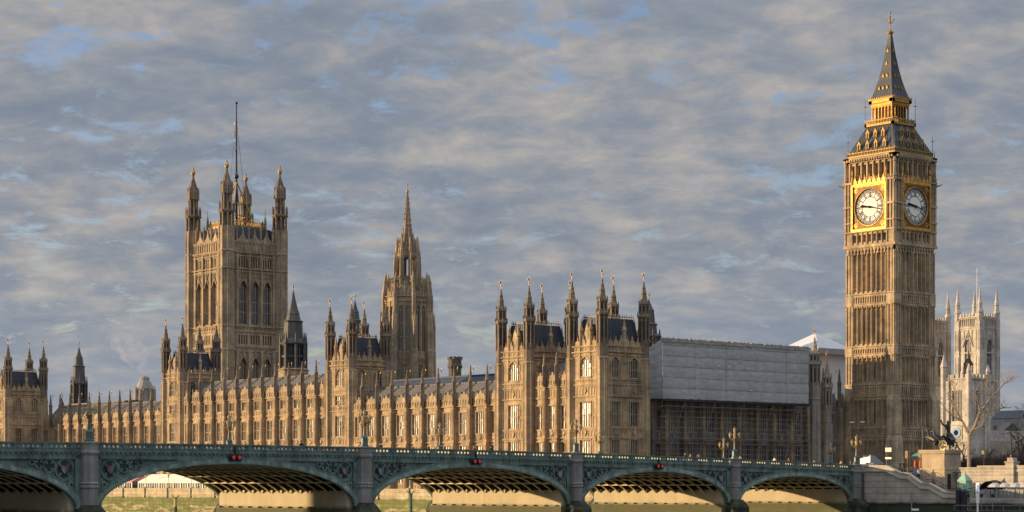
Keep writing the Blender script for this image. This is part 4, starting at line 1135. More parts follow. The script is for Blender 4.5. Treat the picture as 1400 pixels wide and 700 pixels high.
# ------------------------------------------------------------------ the great square tower with the flag
VX, VY, VH = -97.15, -271.66, 9.65
vt = thing('square_tower', (VX, VY, 10.9), 'huge square stone tower with four crowned corner turrets and a flagstaff', 'tower')
mb = MB(); wins = []
for nm, fr in faces4(VX, VY, VH + .9):
    mb.fr = fr; a, b = -VH, VH; ops = []
    P3 = (-4.35, 0, 4.35)
    for z, h, rise in ((11.5, 9, 2), (34.0, 11.2, 2.2), (57.9, 11.0, 2.0)):
        for u in P3: ops.append((u - 1.42, u + 1.42, z, z + h, rise)); wins.append((fr, u, -.75, z, 2.84, h, rise))
    for z0, z1 in ((51.8, 54.6), (75.2, 78.0)):
        for u in P3:
            for j in range(4): c = u - 1.35 + .9*j; ops.append((c - .26, c + .26, z0, z1 - .3, .3))
    mb.facade(a, b, 10.9, 83, ops, 1.1)
    for z0, z1 in ((51.8, 54.6), (75.2, 78.0)): mb.quad((a, -1.05, z0 - .3), (b, -1.05, z0 - .3), (b, -1.05, z1 + .3), (a, -1.05, z1 + .3))
    for u in (-6.6, -2.18, 2.18, 6.6): mb.box(u - .42, u + .42, -.05, .45, 57, 79.3); mb.box(u - .5, u + .5, -.05, .6, 10.9, 50)
    for z, p in ((49.6, .3), (51.0, .35), (55.6, .3), (57.2, .5), (73.9, .4), (74.7, .55), (78.6, .35), (79.7, .55), (83.0, .3)): mb.box(a, b, -.1, p, z - .15, z + .2)
    for z0, z1, k in ((49.9, 50.9, 16), (55.8, 57.0, 12), (72.2, 73.7, 15), (78.8, 79.5, 20), (80.0, 82.8, 12)): panels(mb, a + 1.8, b - 1.8, z0, z1, 0, k, .2)
    for u in P3:                                                             # ogee hoods of the great windows, gables of the parapet
        for z in (70.9, 47.4):
            for sg in (-1, 1): mb.tube((u + sg*1.6, .15, z - 1.9), (u, .15, z + .9), .2, k=5)
            mb.lathe(u, .2, [(.2, z + .8), (.3, z + 1.4), (.05, z + 2.4)], 6)
        mb.ext([(u - 1.9, 83.0), (u + 1.9, 83.0), (u + 1.9, 83.7), (u + 1.0, 84.2), (u + .3, 85.4), (u, 87.4), (u - .3, 85.4), (u - 1.0, 84.2), (u - 1.9, 83.7)], -.5, -.1)
    for u in (-6.5, -2.18, 2.18, 6.5): mb.lathe(u, -.2, [(.34, 82.5), (.34, 86.6), (.46, 86.8), (.05, 88.6)], 8)
part('wall', mb, 'stone_old2', vt)
for fr, u, n, z, w, h, rise in wins: window(vt, fr, u, n + .2, z, w, h, 3, (.33, .62), rise)
tb = MB()
tz = [(2.45, 10.9), (2.45, 49.5), (2.6, 49.8), (2.35, 51), (2.35, 56.8), (2.6, 57.1), (2.3, 57.6), (2.3, 74.2), (2.6, 74.6), (2.28, 75.2), (2.28, 79.5), (2.6, 79.9), (2.25, 80.5), (2.25, 87.5)]
tb.lathe(0, 0, tz, 8); z_old = 1
for k in range(8):
    a = math.pi/8 + k*math.pi/4; c, s = math.cos(a), math.sin(a); tb.mi = 0; tb.lathe(2.2*c, 2.2*s, [(.30, 10.9), (.30, 87.5)], 5)
    tb.mi = 1; tb.lathe(1.95*c, 1.95*s, [(.36, 87.5), (.36, 91.6)], 5)       # open stage
    tb.lathe(2.3*c, 2.3*s, [(.2, 92.0), (.2, 94.0), (.04, 95.2)], 4)
    tb.lathe(1.32*c, 1.32*s, [(.28, 92.2), (.28, 97.2)], 5)
    tb.lathe(1.75*c, 1.75*s, [(.16, 97.4), (.16, 100.2), (.03, 101.2)], 4)
    for q0, q1, za, zb_ in ((1.72, 1.0, 99.9, 101.7), (1.0, .42, 101.7, 103.6)): tb.tube((q0*c, q0*s, za), (q1*c, q1*s, zb_), .11, .08, 4)
tb.lathe(0, 0, [(2.15, 91.4), (2.6, 91.9), (2.6, 92.3), (1.6, 92.5)], 8)
tb.lathe(0, 0, [(.95, 87.4), (.95, 91.5)], 8); tb.lathe(0, 0, [(.7, 92.4), (.7, 97.3)], 8)
tb.lathe(0, 0, [(1.5, 97.0), (1.85, 97.4), (1.85, 99.4), (1.9, 99.7), (1.5, 100.5), (1.05, 101.5), (.66, 102.7), (.42, 103.8), (.30, 105.0)], 8)
tbd = tb.data('corner_turret', ['stone_old2', 'stone_old'])
cr = MB(); cr.lathe(0, 0, [(.30, 105.0), (.6, 105.2), (.64, 105.8), (.4, 106.1), (.2, 106.6), (.3, 107.0), (.05, 107.8)], 8)
for k in range(6): a = k*math.pi/3; cr.lathe(.6*math.cos(a), .6*math.sin(a), [(.13, 105.7), (.05, 106.7)], 4)
crd = cr.data('crown', 'gold_dull')
for sx in (-1, 1):
    for sy in (-1, 1):
        o = put('corner_turret', tbd, vt, (VX + sx*VH, VY + sy*VH, 0)); put('crown', crd, o)
rf = MB(); rf.sq(VX, VY, [(9.0, 83.0), (7.6, 87.6), (7.4, 87.7)])
part('roof', rf, 'dark_slate', vt)
cs = MB()
for nm, fr in faces4(VX, VY, 0):
    cs.fr = fr; cs.box(-6.6, 6.6, 6.3, 6.75, 88.0, 88.5); cs.box(-6.5, 6.5, 6.45, 6.6, 89.6, 89.75)
    for i in range(27): u = -6.4 + 12.8*i/26; cs.box(u - .09, u + .09, 6.45, 6.6, 88.5, 90.5 if i % 4 == 0 else 89.7)
cs.fr = None
cs.sq(VX, VY, [(6.6, 87.4), (6.6, 88.1)])
for sx in (-1, 1):
    for sy in (-1, 1):
        cs.lathe(VX + sx*6.4, VY + sy*6.4, [(.4, 87.5), (.4, 90.5), (.1, 92), (.05, 94)], 6)
        cs.tube((VX + sx*4.4, VY + sy*4.4, 88), (VX, VY, 103.0), .34, .2, 5)
        for z, q in ((92, 3.23), (96, 2.05)): cs.tube((VX + sx*q, VY + sy*q, z), (VX - sy*q, VY + sx*q, z), .16, k=4)
part('iron_crown', cs, 'gold_dull', vt)
mb = MB(); mb.tube((VX, VY, 88), (VX, VY, 127.0), .42, .16, 8); mb.ball((VX, VY, 127.3), .45); mb.ball((VX, VY, 104.5), .8)
for sx, sy in ((1, .3), (-.2, 1), (-1, -.3)): mb.tube((VX, VY, 122), (VX + sx*5, VY + sy*5, 89), .03, k=3)
part('flagstaff', mb, 'bronze', vt)
fl = MB(); rnd = random.Random(3)                                            # the flag hangs furled along the staff
zt, zb = 121.8, 111.5; k = 14
for i in range(k):
    z0, z1 = zb + (zt - zb)*i/k, zb + (zt - zb)*(i+1)/k; w0, w1 = [.25 + .55*math.sin(math.pi*min(1, (zt - z)/(zt - zb)*.9 + .1))*(.8 + .2*math.sin(z*2.3)) for z in (z0, z1)]
    for j in range(3):
        fl.mi = (0, 1, 2, 0, 1, 0, 1)[(i + 2*j) % 7]; o = .5 + j*.34 - .2
        fl.add([(VX + .35 + .25*j, VY + .1 + .12*math.sin(z0 + j), z0), (VX + .35 + .25*j + w0*.9, VY + .55 + w0*.8, z0), (VX + .35 + .25*j + w1*.9, VY + .55 + w1*.8, z1), (VX + .35 + .25*j, VY + .1 + .12*math.sin(z1 + j), z1)], [(0, 1, 2, 3)])
flag = solo('flag', fl, ['flag_red', 'flag_blue', 'flag_white'], 'furled red, white and blue flag hanging on the tower flagstaff', 'flag', loc=(VX, VY, zb))

# ------------------------------------------------------------------ octagonal stone spire over the middle of the palace
SX, SY = -55.0, -129.14
st = thing('spire_tower', (SX, SY, 10.9), 'octagonal stone lantern tower tapering to a slim pointed spire', 'tower')
mb = MB(); ap = 5.55; wins = []
for k in range(8):
    a = k*math.pi/4; n_ = (math.cos(a), math.sin(a)); u_ = (-n_[1], n_[0]); fr = Frame((SX + n_[0]*ap, SY + n_[1]*ap), u_, n_)
    mb.fr = fr; h = ap*math.tan(math.pi/8)
    ops = [(-1.45, -.3, 41.2, 51.2, 1.1), (.3, 1.45, 41.2, 51.2, 1.1), (-.6, .6, 34.5, 37.0, .9)]
    mb.facade(-h, h, 10.9, 54.6, ops, .6)
    for o in ops: wins.append((fr, (o[0]+o[1])/2, o[2], o[1]-o[0], o[3]-o[2], o[4]))
    for z, p in ((33.2, .3), (39.6, .3), (53.4, .3), (54.6, .35)): mb.box(-h, h, -.1, p, z - .12, z + .15)
    panels(mb, -h + .6, h - .6, 38.1, 39.5, 0, 5, .15)
    for i in range(5): u = -h + 2*h*(i + .5)/5; mb.box(u - .34, u + .34, -.35, -.05, 54.7, 55.8); mb.lathe(u, -.2, [(.12, 55.8), (.03, 56.7)], 4)
    mb.box(-.2, .2, -.05, .25, 39.8, 53.4)
    # sloping stone roof to the upper stage
    h2 = 2.9*math.tan(math.pi/8)
    mb.quad((-h, -.4, 54.8), (h, -.4, 54.8), (h2, -3.2, 60.0), (-h2, -3.2, 60.0))
    mb.ext([(-.5, 56.2), (.5, 56.2), (.5, 57.4), (0, 58.6), (-.5, 57.4)], -2.4, -1.2)
    # buttress pier at each angle, flying up to the upper stage
    a2 = a + math.pi/8; R_ = ap/math.cos(math.pi/8); mb.fr = None
    c, s = math.cos(a2), math.sin(a2)
    for r0, z0, z1, w in ((R_ + .55, 10.9, 42, 1.05), (R_ + .35, 42, 50, .85), (R_ + .2, 50, 55.5, .65)): mb.lathe(SX + r0*c, SY + r0*s, [(w, z0), (w, z1 - .6), (w*.8, z1)], 6)
    mb.lathe(SX + (R_ + .2)*c, SY + (R_ + .2)*s, [(.5, 55.2), (.5, 58.4), (.66, 58.6), (.08, 61.6)], 6)
    mb.lathe(SX + (R_ + 1.1)*c, SY + (R_ + 1.1)*s, [(.42, 40), (.42, 47.5), (.08, 51)], 6)
    mb.tube((SX + (R_ - .2)*c, SY + (R_ - .2)*s, 57.5), (SX + 3.4*c, SY + 3.4*s, 61.0), .18, .16, 5)
    # upper open stage
    mb.lathe(SX + 3.05*c, SY + 3.05*s, [(.55, 58), (.50, 68.3), (.6, 68.5), (.08, 71.6)], 6)
    mb.lathe(SX + 3.7*c, SY + 3.7*s, [(.3, 58), (.3, 66.0), (.05, 68.6)], 5)
    mb.fr = None
    for rr, z0, z1, ww in ((4.9, 54.8, 60.6, .30), (2.3, 68.0, 71.4, .26)): mb.lathe(SX + rr*c, SY + rr*s, [(ww, z0), (ww, z1 - 2.2), (ww*1.25, z1 - 2.0), (.04, z1)], 6)
    for rr, z0, z1, ww in ((4.9, 54.8, 58.4, .24), (2.9, 66.5, 69.8, .2)): mb.lathe(SX + rr*n_[0], SY + rr*n_[1], [(ww, z0), (ww, z1 - 1.7), (.04, z1)], 5)
    fr2 = Frame((SX + n_[0]*2.75, SY + n_[1]*2.75), u_, n_); mb.fr = fr2; hh = 2.75*math.tan(math.pi/8)
    mb.facade(-hh, hh, 58.0, 69.4, [(-.62, .62, 60.6, 65.6, .9)], .4); mb.box(-.07, .07, -.3, -.1, 60.6, 66.3)
    mb.box(-hh, hh, -.1, .25, 67.0, 67.4); mb.ext([(-.8, 67.4), (.8, 67.4), (0, 70.4)], -.2, .1)
mb.fr = None
Q = lambda z: 69 + (z - 69)*.735
mb.lathe(SX, SY, [(r_, Q(z_)) for r_, z_ in ((2.5, 69.0), (1.9, 69.8), (1.50, 71.2), (1.08, 75.3), (1.24, 75.5), (1.24, 75.9), (1.0, 76.1), (.62, 79.4), (.74, 79.7), (.58, 79.9), (.18, 84.4))], 8)
for k in range(8):
    a = math.pi/8 + k*math.pi/4; c, s = math.cos(a), math.sin(a)
    mb.tube((SX + 1.5*c, SY + 1.5*s, Q(71.2)), (SX + .2*c, SY + .2*s, Q(84.2)), .09, .05, 4)
    for i in range(9): f = i/9; rr = 1.5 + (.2 - 1.5)*f + .1; z = Q(71.4) + (Q(84) - Q(71.4))*f; mb.lathe(SX + rr*c, SY + rr*s, [(.12, z), (.03, z + .35)], 4)
    mb.lathe(SX + 1.75*c, SY + 1.75*s, [(.18, 69), (.18, 71.2), (.03, 72.6)], 5)
def reshape(v):                                                               # upper stage a little lower and slimmer, needle longer
    x, y, z = v
    k = (.95 if z > 20 else 1) - .08*max(0, min(1, (z - 56)/4))
    if z > 69: z = 66.2 + (z - 69)*1.248
    elif z > 57: z = 57 + (z - 57)*.767
    return (SX + (x - SX)*k, SY + (y - SY)*k, z)
mb.v = [reshape(v) for v in mb.v]
part('masonry', mb, 'stone_old2', st)
for fr, u, z, w, h, rise in wins: window(st, fr, u, -.3, z, w, h, 2, (.35, .68), rise)
mb = MB(); mb.lathe(SX, SY, [(.18, 80.1), (.32, 80.4), (.32, 80.7), (.08, 80.9), (.05, 82.6)], 8); mb.ball((SX, SY, 82.0), .18, 6, 4)
part('finial', mb, 'gold_dull', st)

# ------------------------------------------------------------------ dark ventilation lanterns behind the front
def vent(x, y, r, z0, z1, z2, z3, z4, label, group='dark louvred ventilation turrets behind the river front'):
    t = thing('ventilation_tower', (x, y, 10.9), label, 'tower', group)
    mb = MB(); mb.lathe(x, y, [(r*1.12, 10.9), (r*1.12, z0 - .6), (r*1.2, z0 - .3), (r*1.05, z0)], 8); part('base', mb, 'stone', t)
    mb = MB(); mb.lathe(x, y, [(r*.82, z0), (r*.82, z1)], 8)
    part('louvres', mb, 'black', t)
    mb = MB()
    for k in range(8):
        a = math.pi/8 + k*math.pi/4; c, s = math.cos(a), math.sin(a)
        mb.lathe(x + r*.95*c, y + r*.95*s, [(r*.11, z0 - .4), (r*.11, z1 + .2), (r*.03, z1 + (z4 - z1)*.22)], 6)
        a2 = k*math.pi/4; q = r*.84*math.cos(math.pi/8); px, py = math.cos(a2), math.sin(a2)
        mb.tube((x + q*px, y + q*py, z0), (x + q*px, y + q*py, z1), r*.05, k=4)
    for z in (z0 + .2, (z0+z1)/2, z1): mb.lathe(x, y, [(r*.93, z - .22), (r*.93, z + .22)], 8)
    mb.lathe(x, y, [(r*1.05, z1), (r*1.1, z1 + .35), (r*.90, z1 + .7), (r*.74, z1 + (z2-z1)*.28), (r*.68, z2)], 8)
    mb.lathe(x, y, [(r*.70, z2), (r*.76, z2 + .3), (r*.56, z2 + .6), (r*.46, z3), (r*.48, z3 + .2), (r*.34, z3 + (z4-z3)*.25), (r*.16, z3 + (z4-z3)*.65), (r*.03, z4)], 8)
    part('lantern', mb, mat('vent_stone', (.075, .069, .066), .7, var=.2, streak=.2) if 'vent_stone' not in MAT else 'vent_stone', t)
    mb = MB(); mb.lathe(x, y, [(.08, z4 - .5), (.08, z4 + .6), (.2, z4 + .8), (.2, z4 + 1.1), (.02, z4 + 1.4)], 6); part('finial', mb, 'gold_dull', t)
vent(-31.46, -143.83, 3.3, 37.0, 42.8, 48.2, 50.0, 56.0, 'dark pointed ventilation turret between the flag tower and the middle turreted tower')
vent(-40.4, -267.3, 2.4, 29.0, 38.0, 43.0, 45.5, 49.0, 'distant dark ventilation turret beside the leftmost lamp')
vent(-48.4, -37.7, 2.6, 33.0, 39.5, 42.0, 45.0, 47.6, 'dark ventilation turret just behind the corner of the pavilion, left of the scaffold')
vent(-25.2, -109.8, 2.0, 38.0, 43.5, 46.0, 48.0, 51.0, 'small dark ventilation turret showing between the vanes of the middle turreted tower')
vent(-32, -262, 1.5, 26.0, 28.5, 30.0, 32.0, 34.0, 'little stone turret low behind the far roofs, beside the distant dark turret')
t = thing('chimney_stack', (-30.1, -79.46, 10.9), 'square dark battlemented chimney stack above the blue roof', 'chimney')
mb = MB(); x, y = -30.1, -79.46
mb.lathe(x, y, [(1.45, 10.9), (1.45, 34.2), (1.7, 34.5), (1.7, 34.9), (1.5, 35.1), (1.5, 36.3)], 8)
for k in range(8): a = k*math.pi/4; mb.lathe(x + 1.3*math.cos(a), y + 1.3*math.sin(a), [(.38, 36.2), (.38, 36.8)], 4)
part('stack', mb, mat('stack_soot', (.10, .085, .07), .9, var=.2), t)
t = thing('domed_turret', (-34.6, -219.8, 10.9), 'pale stone domed turret giving off steam above the far wing', 'chimney')
mb = MB(); x, y = -34.6, -219.8
mb.lathe(x, y, [(2.7, 10.9), (2.7, 31.0), (3.0, 31.3), (2.6, 31.6), (2.5, 34.6), (2.8, 34.9), (2.4, 35.3), (1.8, 36.6), (1.3, 37.2), (1.3, 37.9), (.5, 38.4)], 12)
for k in range(8): a = k*math.pi/4; mb.lathe(x + 2.7*math.cos(a), y + 2.7*math.sin(a), [(.4, 31.3), (.4, 34.4), (.1, 35.6)], 6)
part('dome', mb, mat('dome_stone', (.30, .27, .23), .85, var=.15, streak=.2), t)
mb = MB(); mb.box(-46, -24, -226, -212, 10.9, 30.2); mb.box(-46.3, -23.7, -226.3, -211.7, 30.2, 30.8)
solo('flat_roofed_range', mb, 'stone_grey', 'flat dark roofed range below the domed turret', 'building')
# ------------------------------------------------------------------ north range between the pavilion and the clock tower, with its scaffold
mat('stone_dark', (.21, .175, .14), .9, var=.25, vscale=.3, streak=.35, blocks=.12, grain=.12, bump=.5)  # darker stone for the range behind the scaffold
wing('shaded dark palace range behind the scaffold, running to the clock tower', FN(.5), 12.5, 66.0, [15.2 + 4.85*k for k in range(11)], 'wing', 10.9, stone='stone_dark', depth=13, dormers=True)
for (x, top, r, lab) in ((-55.9, 38.0, 1.15, 'taller shaded stone turret on the dark range right of the scaffold'), (-59.6, 33.6, .95, 'shorter shaded stone turret on the dark range next to the clock tower')):
    t = thing('turret', (x, 1.3, 10.9), lab, 'turret', 'stone turrets beside the scaffold')
    put('shaft', turret_data(10.9, top - 10, top, r, 'stone_grey'), t, (x, 1.3, 0)); put('vane', VANE_D, t, (x, 1.3, top))
sc = thing('scaffold', (-31.7, 2.5, 10.9), 'tall steel scaffold wrapped in grey sheeting over the upper palace wall', 'scaffold')
x0, x1, ya, yb = -51.5, -11.9, 1.9, 3.5
up = MB(); up.tube((0, 0, 0), (0, 0, 25), .034, k=5); upd = up.data('upright_tube', 'steel')
nx = 21
for i in range(nx):
    for y in (ya, yb): put('upright_tube', upd, sc, (x1 + (x0 - x1)*i/(nx-1), y, 10.9))
lg = MB(); lg.tube((x1 - sc.location.x, 0, 0), (x0 - sc.location.x, 0, 0), .030, k=5); lgd = lg.data('ledger_tube', 'steel')
for j in range(8):
    for y in (ya, yb):
        for dz in ((0, 1.0) if y == yb else (0,)): put('ledger_tube', lgd, sc, (sc.location.x, y, 11.6 + 1.95*j + dz))
    if j % 3: continue
    b = MB(); b.box(x0, x1, ya + .15, yb - .15, 11.45 + 1.95*j, 11.52 + 1.95*j); part('board_lift', b, 'board', sc)
for i in range(0, nx - 1, 4):
    xa, xb = x1 + (x0 - x1)*i/(nx-1), x1 + (x0 - x1)*(i+3)/(nx-1)
    q = MB(); q.tube((xa, yb + .06, 11), (xb, yb + .06, 24.6), .045, k=4); part('brace_tube', q, 'steel', sc)
# sheeting: lapped strips with real ripples
def sheet_panel(nu, nv, fn, name):
    mb = MB(); P = []
    for j in range(nv + 1):
        for i in range(nu + 1): P.append(fn(i/nu, j/nv))
    F = []
    for j in range(nv):
        for i in range(nu): a = j*(nu+1) + i; F.append((a, a+1, a+nu+2, a+nu+1))
    mb.add(P, F); o = part(name, mb, 'sheet', sc)
    for p in o.data.polygons: p.use_smooth = True
    return o
def rip(x, z):
    return .07*mnoise.noise((x*.22, z*.4, 1.3)) + .05*mnoise.noise((x*.7, z*1.5, 4.1)) + .07*abs(math.sin((z - 24.6)*math.pi/1.95))*abs(math.sin((x + 11.9)*math.pi/3.3))**.5
ZS0, ZS1 = 24.6, 35.45
sheet_panel(160, 90, lambda u, v: (x1 + (x0 - x1)*u, yb + .12 + rip(x1 + (x0-x1)*u, ZS0 + (ZS1-ZS0)*v), ZS0 + (ZS1 - ZS0)*v + (.12*mnoise.noise((u*40, 3, 3)) if v in (0.0, 1.0) else 0)), 'sheeting')
sheet_panel(20, 90, lambda u, v: (x1 + .02 + .6*rip(u*4, ZS0 + (ZS1-ZS0)*v), yb + .1 - 3.6*u, ZS0 + (ZS1 - 1.5*u - ZS0)*v), 'sheeting')
sheet_panel(90, 16, lambda u, v: (x1 + (x0 - x1)*u, yb + .1 - 15*v, ZS1 + .04 + .55*v + .12*mnoise.noise((u*30, v*6, 7))), 'roof_sheeting')
sheet_panel(16, 20, lambda u, v: (x0, yb + .1 - 15*u, ZS0 + (ZS1 - ZS0)*v), 'sheeting')
eb = MB()
for i in range(80):
    x = x1 + (x0 - x1)*i/80; eb.box(x + (x0-x1)/80, x, yb - .1, yb + .32 + .1*mnoise.noise((i*.7, 0, 0)), ZS1 - .55 - .2*mnoise.noise((i*.4, 5, 0)), ZS1 + .18 + .22*mnoise.noise((i*.9, 2, 0)))
part('edge_board', eb, mat('edge', (.30, .27, .235), .9, var=.4, vscale=1.5), sc)
for k in range(1, 6):                                                       # battens and ties over the laps
    q = MB(); z = 24.6 + 1.95*k; q.tube((x0, yb + .17, z), (x1, yb + .17, z + .05), .03, k=4); part('batten', q, 'steel', sc)
for k in range(1, 5):
    q = MB(); x = x1 - 8.3*k; q.tube((x, yb + .17, ZS0), (x, yb + .17, ZS1 - .5), .022, k=4); part('batten', q, 'steel', sc)
kb = MB(); kb.box(x0, x1, ya, yb + .25, ZS0 - .45, ZS0 - .02); part('edge_board', kb, 'black', sc)
rnd = random.Random(5)
for xx, zz in ((-21.0, 31.2), (-26.4, 30.9), (-29.0, 30.9), (-30.9, 30.7), (-34.0, 30.8), (-38.0, 30.9), (-17.0, 25.9), (-35.0, 26.6)):   # white patches painted as light showing through small tears
    q = MB(); w, h = rnd.uniform(.25, .5), rnd.uniform(.12, .22); q.ext([(-w, 0), (w, .03), (w*.6, h), (-w*.5, h*.8)], 0, .02)
    q.v = [(xx + u, yb + .34 + n, zz + z) for u, n, z in q.v]; part('light_patch', q, 'sheet_white', sc)
# temporary tent roof over the courtyard
t = thing('temporary_roof', (-78, -17.9, 10.9), 'white hipped temporary roof with a dark fascia left of the clock tower', 'tent roof')
mb = MB(); X, Y = -78.0, -17.9
mb.lathe(X, Y, [(5.6*1.414, 37.2), (.3, 40.7)], 4, math.pi/4); part('canopy', mb, 'sheet_white', t)
mb = MB(); mb.sq(X, Y, [(5.75, 36.0), (5.75, 37.2)]); part('fascia', mb, 'grey_paint', t)
mb = MB(); mb.sq(X, Y, [(4.4, 10.9), (4.4, 36.0)]); part('wall', mb, 'sheet_white', t)
mb = MB(); mb.box(-95, -70, -46, -24, 10.9, 31); mb.add([(-95, -46, 31), (-70, -46, 31), (-70, -24, 31), (-95, -24, 31), (-95, -35, 37), (-70, -35, 37)], [(0,1,5,4), (2,3,4,5), (1,2,5), (3,0,4)])
solo('sheeted_roof', mb, 'sheet_white', 'white sheeted gable roof beneath the hipped temporary roof', 'tent roof')

# ------------------------------------------------------------------ abbey towers and church
def abbey_tower(cx, cy, label):
    t = thing('abbey_tower', (cx, cy, 10.9), label, 'tower', 'pale twin abbey towers')
    h = 5.35; mb = MB(); wins = []; Z = lambda z: 10.9 + (z - 10.9)*.905
    for nm, fr in faces4(cx, cy, h):
        mb.fr = fr
        ops = [(-1.5, 1.5, Z(52.5), Z(63.5), 2.6), (-1.3, 1.3, Z(36), Z(45), 1.8)]
        mb.facade(-h, h, 10.9, Z(75.5), ops, .7)
        for o in ops: wins.append((fr, 0, o[2], o[1]-o[0], o[3]-o[2], o[4]))
        for z, p in ((34, .4), (49.8, .5), (61.0, .25), (71.0, .5), (75.2, .5)): mb.box(-h, h, -.1, p*.7, Z(z) - .22, Z(z) + .22)
        for sg in (-1, 1):
            a, b = sorted((sg*3.6, sg*5.6)); mb.box(a, b, -.1, .55, 10.9, Z(74.0))
            for z0, z1 in ((36, 48.5), (51, 59.5), (62, 70)): a, b = sorted((sg*3.9, sg*5.2)); mb.box(a, a + .2, .55, .72, Z(z0), Z(z1)); mb.box(b - .2, b, .55, .72, Z(z0), Z(z1))
            mb.tube((sg*2.3, .2, Z(63.3)), (0, .2, Z(69.5)), .22, k=5)
        panels(mb, -3.4, 3.4, Z(71.4), Z(74.8), 0, 8, .3); panels(mb, -3.4, 3.4, Z(66.5), Z(70.4), 0, 4, .25)
        for i in range(6): u = -3.4 + 6.8*i/5; mb.box(u - .35, u + .35, -.4, .0, Z(75.4), Z(76.6))
    mb.fr = None
    for sx in (-1, 1):
        for sy in (-1, 1): mb.lathe(cx + sx*4.9, cy + sy*4.9, [(r_, Z(z_)) for r_, z_ in ((1.15, 73.5), (1.15, 76.8), (1.4, 77.0), (.9, 78.4), (.8, 80.0), (1.0, 80.3), (.55, 82.4), (.05, 87.5))], 8)
    mb.quad((cx - 5.2, cy - 5.2, Z(74.9)), (cx + 5.2, cy - 5.2, Z(74.9)), (cx + 5.2, cy + 5.2, Z(74.9)), (cx - 5.2, cy + 5.2, Z(74.9)))
    part('wall', mb, 'stone_white', t)
    for fr, u, z, w, hh, rise in wins: window(t, fr, u, -.3, z, w, hh, 3, (.3, .6), rise, True)
    return t
a1 = abbey_tower(-359.3, -188.6, 'nearer pale abbey tower with four pinnacles and a flagpole, fully in view')
fp = MB(); fp.tube((-361, -190, 68), (-361, -190, 87.5), .14, .07, 6); part('flagpole', fp, 'white_paint', a1)
cd = MB(Frame((-359.3, -183.25), (-1, 0), (0, 1))); cd.tube((0, .2, 38.6), (0, .7, 38.6), 2.2, 2.2, 20); part('clock_dial', cd, 'stone_grey', a1)
for f_ in (cd,): pass
abbey_tower(-359.8, -210.8, 'farther abbey tower half hidden by the clock tower')
mb = MB(); mb.box(-352, -240, -205, -191, 10.9, 36); mb.add([(-352, -205, 36), (-240, -205, 36), (-352, -191, 36), (-240, -191, 36), (-352, -198, 44), (-240, -198, 44)], [(0,1,5,4), (3,2,4,5), (1,3,5), (2,0,4)])
solo('abbey_nave', mb, 'stone_grey', 'long grey abbey nave roof behind the white church tower', 'building')
ch = thing('church', (-204.8, -75.7, 10.9), 'white battlemented church tower with a blue round dial', 'church')
cx, cy, h = -204.8, -75.7, 4.0; mb = MB(); wins = []
for nm, fr in faces4(cx, cy, h):
    mb.fr = fr; ops = [(-1.75, 1.75, 26.0, 34.3, .0)] if nm != 'N' else [(-1.0, 1.0, 26.0, 34.3, .0)]
    mb.facade(-h, h, 10.9, 37.6, ops, .7); o = ops[0]; wins.append((fr, 0, o[2], o[1]-o[0], o[3]-o[2], 0))
    for z, p in ((16.2, .3), (25.0, .3), (37.5, .35)): mb.box(-h, h, -.1, p, z - .15, z + .15)
    for i in range(5): u = -3.2 + 6.4*i/4; mb.box(u - .5, u + .5, -.5, .0, 37.6, 38.7)
    for sg in (-1, 1): a, b = sorted((sg*2.4, sg*4.3)); mb.box(a, b, -.1, .5, 10.9, 37.0)
    mb.box(-1.9, 1.9, -.1, .25, 21.2, 24.7) if nm == 'E' else None
mb.fr = None
mb.quad((cx - 4, cy - 4, 37.5), (cx + 4, cy - 4, 37.5), (cx + 4, cy + 4, 37.5), (cx - 4, cy + 4, 37.5))
mb.lathe(cx + 4.2, cy - 4.2, [(.9, 10.9), (.9, 40.5), (1.1, 40.8), (.1, 44)], 8)
for sx, sy in ((-1, -1), (-1, 1), (1, 1)): mb.lathe(cx + sx*4.1, cy + sy*4.1, [(.7, 10.9), (.7, 39.2), (.85, 39.4), (.1, 41.5)], 8)
part('tower_wall', mb, 'stone_white', ch)
for fr, u, z, w, hh, rise in wins: window(ch, fr, u, -.3, z, w, hh, 4, (.33, .66), rise, True)
mb = MB(FE(cx + 4, cy)); mb.tube((0, .25, 22.9), (0, .42, 22.9), 1.45, 1.45, 24); d_ = part('dial', mb, 'blue_dial', ch)
mb = MB(FE(cx + 4, cy)); mb.tube((0, .42, 22.9), (0, .46, 22.9), .75, .75, 20); part('dial_centre', mb, 'numeral', d_)
mb = MB(); 
for k in range(6): a = k*math.pi/3; mb.tube((cx - 1 + 1.2*math.cos(a), cy + 1.2*math.sin(a), 37.6), (cx - 1 + 1.1*math.cos(a), cy + 1.1*math.sin(a), 41.5), .14, k=5)
mb.lathe(cx - 1, cy, [(1.5, 41.4), (1.4, 41.8), (.6, 43), (.1, 45.5)], 6); mb.lathe(cx - 1, cy, [(.8, 37.5), (.7, 40.5)], 6)
part('bell_cage', mb, 'bronze', ch)
mb = MB(); mb.box(-250, -209.2, -81, -77.5, 10.9, 21); mb.add([(-250, -81, 21), (-209.2, -81, 21), (-209.2, -77.5, 21), (-250, -77.5, 21), (-250, -79, 24), (-209.2, -79, 24)], [(0,1,5,4), (2,3,4,5), (1,2,5), (3,0,4)])
part('nave', mb, 'stone_grey', ch)
